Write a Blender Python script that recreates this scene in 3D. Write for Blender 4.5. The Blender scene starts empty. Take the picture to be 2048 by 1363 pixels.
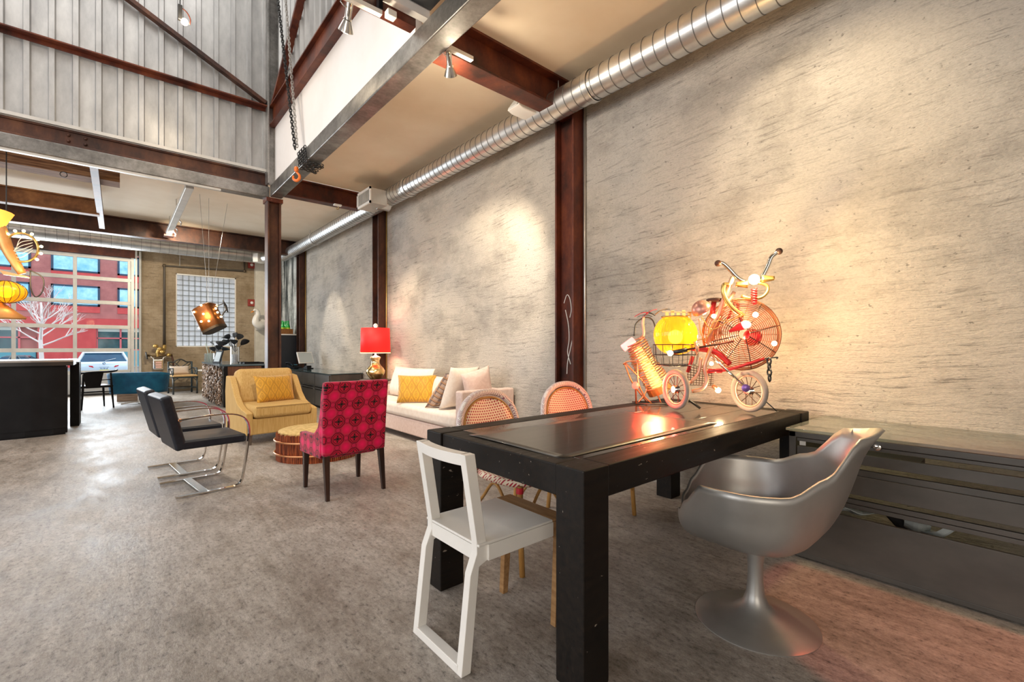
import bpy, bmesh, math, random
from mathutils import Vector, Matrix
R = math.radians
PI = math.pi
rnd = random.Random(7)
scn = bpy.context.scene
COL = scn.collection

# ---------------------------------------------------------------- camera
cam_d = bpy.data.cameras.new('camera')
cam_d.sensor_fit = 'HORIZONTAL'; cam_d.sensor_width = 36.0
cam_d.lens = 919.5 / 2048 * 36.0
cam_d.shift_y = 12.5 / 2048
cam_d.clip_end = 300; cam_d.clip_start = 0.02
cam = bpy.data.objects.new('camera', cam_d); COL.objects.link(cam)
cam.location = (0, 0, 1.17); cam.rotation_euler = (R(90), 0, -math.atan2(788, 919.5))
scn.camera = cam

# ---------------------------------------------------------------- world, exposure, large lights
scn.view_settings.view_transform = 'Standard'; scn.view_settings.look = 'None'
scn.view_settings.gamma = 1.0; scn.view_settings.use_curve_mapping = False
scn.view_settings.exposure = 0.42
world = bpy.data.worlds.new('overcast_sky'); scn.world = world; world.use_nodes = True
bg = world.node_tree.nodes['Background']
bg.inputs[0].default_value = (0.80, 0.90, 1.0, 1); bg.inputs[1].default_value = 1.75

def light(name, kind, loc, energy, col=(1, 1, 1), target=None, size=None, size_y=None, spot=None, blend=.5, radius=.05):
    d = bpy.data.lights.new(name, kind); d.energy = energy; d.color = col
    if kind == 'AREA':
        d.shape = 'RECTANGLE'; d.size = size; d.size_y = size_y or size
    else:
        d.shadow_soft_size = radius
    if kind == 'SPOT':
        d.spot_size = R(spot); d.spot_blend = blend
    o = bpy.data.objects.new(name, d); COL.objects.link(o); o.location = loc
    if target is not None:
        o.rotation_euler = (Vector(target) - Vector(loc)).to_track_quat('-Z', 'Y').to_euler()
    return o

light('high_bay_fill', 'AREA', (-1.6, 5.4, 7.8), 165, (1.0, .98, .95), (-1.6, 5.4, 0), 6.0, 4.0)  # added area fill in the high bay, beneath a closed roof
light('rear_fill', 'AREA', (-2.8, -3.6, 2.3), 165, (1.0, .90, .77), (-.2, 4, 1.4), 5.5, 2.8)  # added warm fill behind the camera; no rear door is built
light('left_fill', 'AREA', (-5.8, 3.5, 2.0), 230, (.95, .97, 1.0), (3.5, 4.0, 1.2), 7.0, 2.8)  # added fill from the unseen left side; that wall has no opening
light('street_door_daylight', 'AREA', (-1.4, 14.7, 1.9), 240, (.86, .94, 1.0), (-.6, 5.0, 0.6), 3.4, 2.6)

# ---------------------------------------------------------------- mesh helpers
class MB:
    def __init__(s): s.v = []; s.f = []
    def bb(s, x0, x1, y0, y1, z0, z1):
        n = len(s.v)
        s.v += [(x, y, z) for z in (z0, z1) for y in (y0, y1) for x in (x0, x1)]
        s.f += [tuple(n + i for i in q) for q in ((0, 2, 3, 1), (4, 5, 7, 6), (0, 1, 5, 4), (1, 3, 7, 5), (3, 2, 6, 7), (2, 0, 4, 6))]
        return s
    def bar(s, a, b, w, h, up=(0, 0, 1)):
        a = Vector(a); b = Vector(b); d = (b - a).normalized(); up = Vector(up)
        if abs(d.dot(up)) > .98: up = Vector((1, 0, 0))
        sx = d.cross(up).normalized(); uz = sx.cross(d)
        n = len(s.v)
        for p in (a, b):
            for i, j in ((-1, -1), (1, -1), (1, 1), (-1, 1)):
                s.v.append(tuple(p + sx * (i * w / 2) + uz * (j * h / 2)))
        s.f += [(n, n + 1, n + 2, n + 3), (n + 7, n + 6, n + 5, n + 4)] + [(n + i, n + 4 + i, n + 4 + (i + 1) % 4, n + (i + 1) % 4) for i in range(4)]
        return s
    def loft(s, rings, closed=False, cap=True, ringclosed=True):
        n = len(s.v); k = len(rings[0])
        for r in rings: s.v += [tuple(p) for p in r]
        m = len(rings)
        for i in range(m if closed else m - 1):
            a = n + i * k; b = n + ((i + 1) % m) * k
            for j in range(k if ringclosed else k - 1):
                j2 = (j + 1) % k
                s.f.append((a + j, a + j2, b + j2, b + j))
        if cap and not closed and ringclosed:
            s.f.append(tuple(n + j for j in reversed(range(k)))); s.f.append(tuple(n + (m - 1) * k + j for j in range(k)))
        return s
    def tube(s, pts, r, n=8, closed=False, flat=None, cap=True):
        P = [Vector(p) for p in pts]; m = len(P); rings = []; nrm = None
        for i in range(m):
            a = P[i - 1] if (i or closed) else P[0]; b = P[(i + 1) % m] if (i < m - 1 or closed) else P[-1]
            t = (b - a); t = t.normalized() if t.length > 1e-9 else Vector((0, 0, 1))
            if nrm is None:
                ref = Vector((0, 0, 1)) if abs(t.z) < .9 else Vector((1, 0, 0))
                nrm = t.cross(ref).normalized()
            nrm = (nrm - t * nrm.dot(t))
            nrm = nrm.normalized() if nrm.length > 1e-6 else t.orthogonal().normalized()
            bi = t.cross(nrm); rr = r[i] if isinstance(r, (list, tuple)) else r
            fy = flat or 1
            rings.append([P[i] + nrm * (math.cos(2 * PI * k / n) * rr) + bi * (math.sin(2 * PI * k / n) * rr * fy) for k in range(n)])
        return s.loft(rings, closed, cap)
    def lathe(s, prof, n=24, c=(0, 0, 0), cap=True, rip=0, nr=0):
        rings = []
        for (r, z) in prof:
            rings.append([(c[0] + (r + (rip * r * math.cos(nr * 2 * PI * k / n) if rip else 0)) * math.cos(2 * PI * k / n),
                           c[1] + (r + (rip * r * math.cos(nr * 2 * PI * k / n) if rip else 0)) * math.sin(2 * PI * k / n), c[2] + z) for k in range(n)])
        return s.loft(rings, False, cap)
    def sph(s, c, r, n=12, m=8, sc=(1, 1, 1)):
        rings = []
        for i in range(m + 1):
            t = PI * (0.02 + .96 * i / m)
            rings.append([(c[0] + sc[0] * r * math.sin(t) * math.cos(2 * PI * k / n), c[1] + sc[1] * r * math.sin(t) * math.sin(2 * PI * k / n), c[2] - sc[2] * r * math.cos(t)) for k in range(n)])
        return s.loft(rings)
    def prism(s, poly, axis, a, b):
        def P(p, t):
            return (t, p[0], p[1]) if axis == 'x' else ((p[0], t, p[1]) if axis == 'y' else (p[0], p[1], t))
        return s.loft([[P(p, a) for p in poly], [P(p, b) for p in poly]])
    def grid(s, fn, nu, nv, cu=False):
        n = len(s.v)
        for i in range(nu + (0 if cu else 1)):
            for j in range(nv + 1): s.v.append(tuple(fn(i / nu, j / nv)))
        w = nv + 1; m = nu if cu else nu + 1
        for i in range(nu):
            for j in range(nv):
                a = i * w + j; b = ((i + 1) % m) * w + j
                s.f.append((n + a, n + b, n + b + 1, n + a + 1))
        return s
    def xf(s, M, start=0):
        s.v[start:] = [tuple(M @ Vector(p)) for p in s.v[start:]]; return s
    def build(s, name, mat, parent=None, smooth=False, bevel=0, seg=2, sub=0, solid=0, label=None, kind=None, off=-1):
        me = bpy.data.meshes.new(name); me.from_pydata(s.v, [], s.f); me.validate()
        bm = bmesh.new(); bm.from_mesh(me); bmesh.ops.recalc_face_normals(bm, faces=bm.faces); bm.to_mesh(me); bm.free()
        if smooth:
            me.shade_smooth()
        o = bpy.data.objects.new(name, me); COL.objects.link(o)
        me.materials.append(mat)
        if parent is not None: o.parent = parent
        if solid:
            m = o.modifiers.new('thick', 'SOLIDIFY'); m.thickness = solid; m.offset = off
        if bevel:
            m = o.modifiers.new('bev', 'BEVEL'); m.width = bevel; m.segments = seg; m.limit_method = 'ANGLE'; m.angle_limit = R(40)
            if not smooth: me.shade_smooth()
            m.harden_normals = True
        if sub:
            m = o.modifiers.new('sub', 'SUBSURF'); m.levels = sub; m.render_levels = sub
        if smooth == 'auto':
            try: me.set_sharp_from_angle(angle=R(40))
            except Exception: pass
        if label: o['label'] = label
        if kind: o['kind'] = kind
        return o

def tag(o, label, cat, group=None, kind=None):
    o['label'] = label; o['category'] = cat
    if group: o['group'] = group
    if kind: o['kind'] = kind
    return o
def thing(name, label, cat, loc=(0, 0, 0), rz=0, group=None):
    o = bpy.data.objects.new(name, None); COL.objects.link(o); o.empty_display_size = .1
    o.location = loc; o.rotation_euler = (0, 0, rz)
    return tag(o, label, cat, group)
def struct(name, mb, mat, parent=None, **k):
    o = mb.build(name, mat, parent, **k)
    if parent is None: o['kind'] = 'structure'
    return o
def dup(root, loc, rz, label, group=None):
    r = root.copy(); COL.objects.link(r); r.location = loc; r.rotation_euler = (0, 0, rz); r['label'] = label
    if group: r['group'] = group
    def rec(src, dst):
        for ch in list(src.children):
            c = ch.copy(); COL.objects.link(c); c.parent = dst; rec(ch, c)
    rec(root, r)
    return r
def B(*a): return MB().bb(*a)
def bez(pts, n=8):
    """Catmull-Rom through points"""
    P = [Vector(p) for p in pts]; out = []
    Q = [P[0] * 2 - P[1]] + P + [P[-1] * 2 - P[-2]]
    for i in range(1, len(Q) - 2):
        for k in range(n):
            t = k / n; a, b, c, d = Q[i - 1], Q[i], Q[i + 1], Q[i + 2]
            out.append(.5 * ((2 * b) + (c - a) * t + (2 * a - 5 * b + 4 * c - d) * t * t + (3 * b - a - 3 * c + d) * t ** 3))
    out.append(P[-1]); return out
def pillow(w, h, t, pin=.05, nu=12, nv=12):
    mb = MB()
    def side(sg):
        def fn(u, v):
            a = 2 * u - 1; b = 2 * v - 1
            x = a * w / 2 * (1 - pin * (1 - b * b)); z = b * h / 2 * (1 - pin * (1 - a * a))
            th = t / 2 * ((1 - a ** 4) * (1 - b ** 4)) ** .6 * (1 + .12 * math.sin(3 * a + 2 * b))
            return (x, sg * (th + .004), z + h / 2)
        return fn
    mb.grid(side(1), nu, nv); mb.grid(side(-1), nu, nv)
    n = nu * (nv + 1) + nv + 1
    idx = [i * (nv + 1) for i in range(nu + 1)] + [nu * (nv + 1) + j for j in range(1, nv + 1)] + [i * (nv + 1) + nv for i in range(nu - 1, -1, -1)] + [j for j in range(nv - 1, 0, -1)]
    for k in range(len(idx)):
        a = idx[k]; b = idx[(k + 1) % len(idx)]
        mb.f.append((a, b, b + n, a + n))
    return mb

# ---------------------------------------------------------------- material helpers
class V:
    def __init__(s, nt, k): s.nt = nt; s.k = k
    def op(s, name, *o):
        n = s.nt.nodes.new('ShaderNodeMath'); n.operation = name
        for i, a in enumerate((s,) + o):
            if isinstance(a, V): s.nt.links.new(a.k, n.inputs[i])
            else: n.inputs[i].default_value = a
        return V(s.nt, n.outputs[0])
    def __add__(s, o): return s.op('ADD', o)
    def __sub__(s, o): return s.op('SUBTRACT', o)
    def __mul__(s, o): return s.op('MULTIPLY', o)
    def __truediv__(s, o): return s.op('DIVIDE', o)
    def abs(s): return s.op('ABSOLUTE')
    def frac(s): return s.op('FRACT')
    def lt(s, o): return s.op('LESS_THAN', o)
    def gt(s, o): return s.op('GREATER_THAN', o)
    def min(s, o): return s.op('MINIMUM', o)
    def max(s, o): return s.op('MAXIMUM', o)
    def sqrt(s): return s.op('SQRT')
    def cos(s): return s.op('COSINE')
    def sin(s): return s.op('SINE')
    def clamp(s):
        r = s.op('ADD', 0.0); r.k.node.use_clamp = True; return r

class Mat:
    def __init__(s, name, rough=.5, metal=0, spec=.5, coat=0):
        s.m = bpy.data.materials.new(name); s.m.use_nodes = True; s.nt = s.m.node_tree
        s.b = s.nt.nodes['Principled BSDF']; s.set('Roughness', rough); s.set('Metallic', metal)
        s.set('Specular IOR Level', spec); s.set('Coat Weight', coat)
        s.co = s.nt.nodes.new('ShaderNodeTexCoord')
    def set(s, k, v):
        if isinstance(v, V): s.nt.links.new(v.k, s.b.inputs[k])
        elif hasattr(v, 'is_linked'): s.nt.links.new(v, s.b.inputs[k])
        else: s.b.inputs[k].default_value = (tuple(v) + (1,)) if isinstance(v, tuple) and len(v) == 3 else v
    def xyz(s):
        n = s.nt.nodes.new('ShaderNodeSeparateXYZ'); s.nt.links.new(s.co.outputs['Object'], n.inputs[0])
        return [V(s.nt, n.outputs[i]) for i in range(3)]
    def vec(s, x, y, z):
        n = s.nt.nodes.new('ShaderNodeCombineXYZ')
        for i, a in enumerate((x, y, z)):
            if isinstance(a, V): s.nt.links.new(a.k, n.inputs[i])
            else: n.inputs[i].default_value = a
        return n.outputs[0]
    def noise(s, scale, detail=4, rough=.55, stretch=(1, 1, 1), dist=0, vec=None):
        mp = s.nt.nodes.new('ShaderNodeMapping'); mp.inputs['Scale'].default_value = stretch
        s.nt.links.new(vec if vec is not None else s.co.outputs['Object'], mp.inputs[0])
        n = s.nt.nodes.new('ShaderNodeTexNoise'); n.inputs['Scale'].default_value = scale; n.inputs['Detail'].default_value = detail
        n.inputs['Roughness'].default_value = rough; n.inputs['Distortion'].default_value = dist
        s.nt.links.new(mp.outputs[0], n.inputs['Vector']); return V(s.nt, n.outputs[0])
    def ramp(s, f, stops):
        n = s.nt.nodes.new('ShaderNodeValToRGB'); e = n.color_ramp.elements
        while len(e) < len(stops): e.new(.5)
        for i, (p, c) in enumerate(stops):
            e[i].position = p; e[i].color = (c, c, c, 1) if not isinstance(c, tuple) else c + (1,)
        s.nt.links.new(f.k, n.inputs[0]); return n.outputs[0]
    def mix(s, f, a, b, mode='MIX'):
        n = s.nt.nodes.new('ShaderNodeMix'); n.data_type = 'RGBA'; n.blend_type = mode
        for key, val in ((0, f), (6, a), (7, b)):
            i = n.inputs[key]
            if isinstance(val, V): s.nt.links.new(val.k, i)
            elif hasattr(val, 'is_linked'): s.nt.links.new(val, i)
            elif isinstance(val, tuple): i.default_value = val + (1,)
            else: i.default_value = val
        return n.outputs[2]
    def bump(s, f, strength=.3, dist=.01):
        n = s.nt.nodes.new('ShaderNodeBump'); n.inputs['Strength'].default_value = strength; n.inputs['Distance'].default_value = dist
        s.nt.links.new(f.k if isinstance(f, V) else f, n.inputs['Height']); s.nt.links.new(n.outputs[0], s.b.inputs['Normal'])

def simple(name, col, rough=.5, metal=0, col2=None, scale=6, stretch=(1, 1, 1), lo=.35, hi=.65, bump=0, bdist=.004, spec=.5, coat=0, detail=5, bscale=None):
    M = Mat(name, rough, metal, spec, coat)
    if col2 is None: M.set('Base Color', col)
    f = None
    if col2 is not None:
        f = M.noise(scale, detail, .6, stretch); M.set('Base Color', M.ramp(f, [(lo, col), (hi, col2)]))
    if bump:
        if bscale or f is None: f = M.noise(bscale or scale, detail, .6, stretch)
        M.bump(f, bump, bdist)
    return M.m
def emit(name, col, strength):
    M = Mat(name); M.set('Base Color', col); M.set('Emission Color', col); M.set('Emission Strength', strength); return M.m
def glassy(name, col, transp=.8, rough=.05, ior=1.45):
    m = bpy.data.materials.new(name); m.use_nodes = True; nt = m.node_tree; nt.nodes.clear()
    o = nt.nodes.new('ShaderNodeOutputMaterial'); t = nt.nodes.new('ShaderNodeBsdfTransparent'); t.inputs[0].default_value = col + (1,)
    g = nt.nodes.new('ShaderNodeBsdfGlossy'); g.inputs['Roughness'].default_value = rough; g.inputs[0].default_value = (1, 1, 1, 1)
    fr = nt.nodes.new('ShaderNodeFresnel'); fr.inputs[0].default_value = ior
    mx = nt.nodes.new('ShaderNodeMixShader'); nt.links.new(fr.outputs[0], mx.inputs[0]); nt.links.new(t.outputs[0], mx.inputs[1]); nt.links.new(g.outputs[0], mx.inputs[2])
    if transp < 1:
        d = nt.nodes.new('ShaderNodeBsdfTranslucent'); d.inputs[0].default_value = col + (1,)
        d2 = nt.nodes.new('ShaderNodeBsdfDiffuse'); d2.inputs[0].default_value = col + (1,)
        ad = nt.nodes.new('ShaderNodeMixShader'); nt.links.new(d.outputs[0], ad.inputs[1]); nt.links.new(d2.outputs[0], ad.inputs[2])
        m2 = nt.nodes.new('ShaderNodeMixShader'); m2.inputs[0].default_value = transp
        nt.links.new(ad.outputs[0], m2.inputs[1]); nt.links.new(mx.outputs[0], m2.inputs[2]); nt.links.new(m2.outputs[0], o.inputs[0])
    else: nt.links.new(mx.outputs[0], o.inputs[0])
    return m

# ---------------------------------------------------------------- materials
def m_plaster():
    M = Mat('trowelled_plaster', .88, 0, .15); x, y, z = M.xyz()
    big = M.noise(.55, 3, .5); mid = M.noise(2.4, 5, .6); warp = M.noise(.9, 2, .5)
    vv = M.vec(x, y * 1.3 + warp * .4, z * 21.0 + warp * 2.6 + y * 1.1 + mid * .8)
    st = M.noise(2.7, 6, .7, vec=vv)
    fine = M.noise(95, 4, .75, (1, .55, 1.2)); pits = M.noise(34, 3, .6, (1, .8, 1.3))
    patch = M.ramp(M.noise(1.5, 4, .6, (1, .7, 1.2)), [(.36, .25), (.58, 1.0)])
    base = M.ramp(big, [(.36, (.47, .44, .405)), (.66, (.61, .54, .45))])
    vs = M.noise(3.0, 6, .7, (1, 1.6, .22)); far = ((y - 11.9) * 4).clamp()
    marb = M.ramp(vs, [(.40, (.04, .045, .045)), (.50, (.30, .31, .29)), (.6, (.72, .72, .68))])
    base = M.mix(far, base, marb)
    groove = M.ramp(st, [(.36, .12), (.45, 1.0)])
    gv = M.mix(patch, (1, 1, 1), groove)
    c = M.mix(.5, base, gv, 'MULTIPLY')
    c = M.mix(.8, c, M.ramp(pits, [(.27, .35), (.34, 1.0)]), 'MULTIPLY')
    c = M.mix(.5, c, M.ramp(fine, [(.3, .62), (.55, 1.05)]), 'MULTIPLY')
    c = M.mix(.6, c, M.ramp(M.noise(1.2, 6, .7, (1, 1, 1.6)), [(.36, .48), (.54, 1.0)]), 'MULTIPLY')
    M.set('Base Color', c)
    M.bump(st * .6 + fine * .35 + pits * .35, .8, .022); return M.m
def m_floor():
    M = Mat('worn_concrete', .55, 0, .35); x, y, z = M.xyz()
    a = M.noise(.45, 5, .6); b = M.noise(2.6, 7, .7, (1.3, .6, 1)); c = M.noise(42, 5, .75, (1.2, .7, 1)); d = M.noise(140, 3, .7)
    e = M.noise(9, 6, .75, (1.9, .55, 1))
    col = M.ramp(a * .28 + b * .38 + e * .34, [(.37, (.15, .128, .105)), (.47, (.30, .265, .232)), (.58, (.46, .42, .385))])
    sp = M.ramp(c, [(.32, .22), (.44, .92), (.64, 1.28)])
    col = M.mix(.85, col, sp, 'MULTIPLY'); col = M.mix(.4, col, M.ramp(d, [(.3, .5), (.6, 1.12)]), 'MULTIPLY')
    sc_ = M.noise(5, 4, .6, (7, .5, 1), 1.2); col = M.mix(.5, col, M.ramp(sc_, [(.30, .45), (.36, 1.0)]), 'MULTIPLY')
    M.set('Base Color', col)
    M.set('Roughness', M.ramp(b, [(.35, .34), (.65, .56)]))
    M.bump(e * .5 + c * .4 + d * .1, .5, .010); return M.m
def m_stucco():
    M = Mat('parged_brick', .9, 0, .2); x, y, z = M.xyz()
    a = M.noise(1.6, 6, .7); st = M.noise(5, 6, .7, (.8, 1, 5))
    row = ((z / .075).frac() - .5).abs(); col_o = ((z / .15).frac().gt(.5)) * .1
    brk = (((x + col_o) / .2).frac() - .5).abs()
    mort = row.gt(.43).max(brk.gt(.46))
    c = M.ramp(a, [(.35, (.25, .185, .115)), (.65, (.42, .335, .235))])
    c = M.mix(.6, c, M.ramp(st, [(.33, .35), (.44, 1.0)]), 'MULTIPLY')
    c = M.mix(mort * .16, c, (.15, .11, .08))
    M.set('Base Color', c); M.bump(a * .5 + st * .5 - mort * .1, .5, .015); return M.m
def m_rust():
    M = Mat('red_oxide_steel', .42, .25, .5)
    a = M.noise(2.5, 6, .7, (1, 1, .6)); b = M.noise(20, 5, .7)
    c = M.ramp(a, [(.34, (.028, .010, .007)), (.5, (.10, .022, .011)), (.68, (.20, .052, .018))])
    c = M.mix(M.ramp(b, [(.66, 0.0), (.74, .55)]), c, (.34, .14, .09))
    M.set('Base Color', c); M.bump(b, .2, .004); return M.m
def m_darkrust():
    M = Mat('dark_rusted_steel', .5, .3, .5)
    a = M.noise(3, 6, .7, (1, 1, .5)); b = M.noise(22, 5, .7)
    c = M.ramp(a, [(.36, (.025, .012, .01)), (.55, (.085, .032, .018)), (.72, (.16, .065, .03))])
    M.set('Base Color', c); M.bump(b, .2, .004); return M.m
def m_mill():
    M = Mat('bare_mill_steel', .38, .75, .5)
    a = M.noise(1.4, 6, .7, (1, 1, 1)); b = M.noise(30, 5, .7)
    M.set('Base Color', M.mix(.5, M.ramp(a, [(.34, (.10, .095, .09)), (.52, (.26, .25, .235)), (.66, (.42, .40, .38))]), M.ramp(b, [(.3, .5), (.6, 1.0)]), 'MULTIPLY'))
    M.set('Roughness', M.ramp(a, [(.3, .5), (.7, .28)])); return M.m
def m_galv(name, lo, hi, r0, r1, metal=.9):
    M = Mat(name, .35, metal, .5)
    a = M.noise(5, 5, .65, (1, 1, .35)); b = M.noise(2, 2, .5)
    M.set('Base Color', M.ramp(a, [(.3, (lo, lo, lo * 1.0)), (.7, (hi, hi, hi * .98))]))
    M.set('Roughness', M.ramp(b, [(.3, r0), (.7, r1)])); return M.m
def m_blackwood():
    M = Mat('black_stained_wood', .45, 0, .22)
    a = M.noise(4, 7, .7, (1, 9, 9)); b = M.noise(70, 3, .6, (.35, 1, .8)); w = M.noise(7, 5, .7, (.6, 1.6, 1.6))
    c = M.ramp(a, [(.35, (.005, .0042, .004)), (.6, (.013, .009, .0065)), (.8, (.028, .017, .010))])
    c = M.mix(M.ramp(w, [(.68, 0.0), (.78, .28)]), c, (.26, .12, .045))
    c = M.mix(M.ramp(b, [(.71, 0.0), (.74, .8)]), c, (.42, .36, .3))
    M.set('Base Color', c); M.set('Roughness', M.ramp(a, [(.3, .42), (.7, .6)])); M.bump(a, .15, .004); return M.m
def m_medallion():
    M = Mat('crimson_medallion_fabric', .8, 0, .2); x, y, z = M.xyz()
    cell = .135
    u = ((x + y) / cell + .5).frac() - .5; w = (z / cell + .1).frac() - .5
    ax = u.abs(); az = w.abs()
    d8 = ax.max(az).max((ax + az) * .7071)
    cx = ax * -1 + .5; cz = az * -1 + .5
    dp = cx.max(cz).max((cx + cz) * .7071)
    ds1 = (cx * cx + az * az).sqrt(); ds2 = (ax * ax + cz * cz).sqrt(); ds = ds1.min(ds2)
    rr = (ax * ax + az * az).sqrt()
    c = M.mix(0.0, (.42, .005, .05), (.42, .005, .05))
    c = M.mix(dp.lt(.29), c, (.48, .005, .055))
    c = M.mix(dp.lt(.25), c, (.60, .006, .075))
    c = M.mix((dp * -4.4 + .95).clamp(), c, (.80, .003, .12))
    line = (dp - .275).abs().lt(.012)
    c = M.mix(line, c, (.5, .05, .08))
    c = M.mix(ds.lt(.135), c, (.10, .002, .015)); c = M.mix(ds.lt(.115), c, (.5, .01, .07))
    c = M.mix(d8.lt(.365), c, (.10, .001, .012)); c = M.mix(d8.lt(.315), c, (.48, .005, .04))
    c = M.mix((d8 - .25).abs().lt(.022), c, (.13, .002, .014))
    pet = ax.min(az).lt(.045) * rr.lt(.2); dia = (ax - az).abs().lt(.05) * rr.lt(.16) * rr.gt(.03)
    fl = pet.max(dia) * ((ax - .09).abs().lt(.008).max((az - .09).abs().lt(.008)) * -1 + 1)
    c = M.mix(fl, c, (.012, .004, .006))
    M.set('Base Color', c); M.set('Sheen Weight', .2); M.bump(M.noise(260, 2), .15, .001); return M.m
def m_ogee(cx, cz):
    M = Mat('gold_ogee_fabric', .55, 0, .3); x, y, z = M.xyz()
    u = (x / cx).frac() - .5; w = z / cz; a = u.abs()
    def curve(uo, wo, k, th):
        e = ((x / cx + uo).frac() - .5).abs(); h = ((w + wo) * (2 * PI)).cos() * .17 + .25
        return (e - h - k).abs().lt(th)
    L = curve(0, 0, 0.0, .014).max(curve(0, 0, -.07, .014)).max(curve(0, 0, .06, .014))
    def diam(uo, wo, r, th):
        p = ((x / cx + uo).frac() - .5).abs(); q = ((w + wo).frac() - .5).abs()
        return (p * 2.2 + q * 1.5 - r).abs().lt(th)
    L = L.max(diam(0, .5, .36, .035)).max(diam(.5, 0, .36, .035)).max(diam(0, .5, .12, .03)).max(diam(.5, 0, .12, .03))
    n = M.noise(3, 3)
    M.set('Base Color', M.mix(L * .85, M.ramp(n, [(.3, (.55, .27, .02)), (.7, (.72, .38, .03))]), (.20, .085, .008)))
    M.set('Sheen Weight', .3); return M.m
def m_weave():
    M = Mat('red_white_cane_weave', .45, 0, .4); x, y, z = M.xyz(); c = .019
    r = (z + y) / c; sh = (r * .5).frac().gt(.5) * .5
    u = (x / c + sh).frac() - .5; w = r.frac() - .5
    d = (u * u + w * w).sqrt()
    M.set('Base Color', M.mix(d.lt(.30), (.86, .72, .55), (.40, .02, .04))); M.bump(d, .3, .002); return M.m
def m_rimweave():
    M = Mat('banded_cane_rim', .45, 0, .4); x, y, z = M.xyz()
    f = ((x + z * .9 + y * 1.3) / .0125).frac(); g = ((x - z + y) / .02).frac()
    M.set('Base Color', M.mix(f.lt(.34) * g.lt(.8), (.82, .76, .70), (.22, .02, .10))); return M.m
def m_plaid():
    M = Mat('plaid_wool', .85); x, y, z = M.xyz()
    a = (x / .07).frac(); b = (z / .07).frac()
    c = M.mix(a.lt(.45), (.52, .38, .30), (.24, .17, .15)); c = M.mix(b.lt(.35) * .6, c, (.55, .26, .09)); c = M.mix(b.gt(.9), c, (.08, .06, .06))
    M.set('Base Color', c); return M.m
def m_shellchips():
    M = Mat('driftwood_chips', .55, .1)
    n = M.nt.nodes.new('ShaderNodeObjectInfo')
    g = M.nt.nodes.new('ShaderNodeNewGeometry')
    f = V(M.nt, g.outputs['Random Per Island'])
    M.set('Base Color', M.ramp(f, [(0, (.04, .025, .015)), (.3, (.20, .11, .055)), (.5, (.38, .28, .21)), (.75, (.62, .50, .42)), (1, (.30, .16, .07))])); return M.m
def m_building():
    M = Mat('red_brick_facade', .85); x, y, z = M.xyz()
    r = (z / .09); row = (r.frac() - .5).abs(); n = M.noise(1.5, 5); n2 = M.noise(14, 4, .7, (1, 1, 3))
    c = M.ramp(n * .5 + n2 * .5, [(.35, (.30, .085, .08)), (.65, (.50, .17, .15))])
    M.set('Base Color', M.mix(row.gt(.42) * .3, c, (.5, .35, .32))); return M.m
def m_streak(name, c1, c2, scale, stretch, rough, lo=.38, hi=.62, spec=.4, coat=0, metal=0, bump=.08):
    return simple(name, c1, rough, metal, c2, scale, stretch, lo, hi, bump, .003, spec, coat, 6)

PLASTER = m_plaster(); FLOOR = m_floor(); STUCCO = m_stucco(); RUST = m_rust(); DRUST = m_darkrust(); MILL = m_mill()
CORR = m_galv('galvanised_corrugated_sheet', .34, .54, .34, .5, .65)
DUCT = m_galv('spiral_duct_zinc', .62, .82, .30, .40, 1.0); SEAM = simple('duct_seam_zinc', (.16, .16, .16), .5, .6)
ALU = simple('door_aluminium', (.50, .49, .46), .45, .5, (.62, .60, .56), 3)
CHROME = simple('polished_chrome', (.72, .69, .64), .12, 1.0)
STEELD = simple('dark_steel', (.06, .06, .06), .4, .8)
WHITEP = simple('white_drywall', (.74, .70, .67), .8, 0, (.80, .77, .75), 1.2)
CEIL = simple('cream_painted_deck', (.74, .61, .45), .8, 0, (.84, .73, .58), .8, (1, 1, 1), bump=.05)
BLACKC = simple('black_painted_deck', (.02, .022, .026), .6, 0, (.05, .052, .055), 5)
BWOOD = m_blackwood()
WHITEL = simple('white_lacquer', (.80, .78, .74), .35, 0, (.86, .84, .80), 3)
OAK = m_streak('oak_veneer', (.27, .14, .055), (.40, .23, .10), 5, (9, 1, 9), .45)
SILVER = simple('satin_silver_shell', (.36, .35, .33), .40, .7, (.44, .43, .41), 3)
REDC = simple('red_wool', (.62, .02, .015), .8)
GUN = simple('gunmetal_paint', (.065, .060, .053), .42, .35, (.10, .09, .078), 4, (1, .5, 1), coat=.15)
GREENGL = glassy('green_edge_glass', (.78, .82, .78), .9, .03, 1.6)
PINKL = simple('blush_linen', (.60, .45, .40), .9, 0, (.68, .54, .49), 30, bump=.15, bdist=.002)
IVORY = simple('ivory_linen', (.74, .64, .56), .9, 0, (.80, .72, .65), 24, bump=.12, bdist=.002)
YELL = m_streak('straw_woven_fabric', (.52, .32, .10), (.64, .43, .17), 26, (5, 5, .25), .85)
LEATHER = simple('black_leather', (.008, .010, .016), .42, 0, (.014, .016, .024), 30, bump=.1, bdist=.002, spec=.3)
DWOOD = m_streak('espresso_wood', (.020, .010, .008), (.05, .025, .018), 5, (6, 6, .6), .3)
ESPR = DWOOD
MEDAL = m_medallion(); OGEE = m_ogee(.105, .17); OGEE2 = m_ogee(.115, .19); WEAVE = m_weave(); RIMW = m_rimweave(); PLAID = m_plaid()
RATTAN = m_streak('honey_rattan', (.36, .17, .04), (.52, .29, .09), 7, (3, 3, .6), .4)
REDLAC = simple('red_binding', (.55, .015, .03), .4)
COPSTICK = m_streak('copper_twigs', (.12, .02, .008), (.48, .12, .04), 9, (7, 7, .5), .35, .42, .6, .5, .2, .3)
CORKTOP = simple('speckled_cork', (.55, .37, .12), .7, 0, (.72, .52, .22), 28, (1, 1, 1), .42, .55)
COPPER = simple('copper_band', (.60, .26, .12), .3, .9, (.70, .34, .17), 6)
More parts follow.
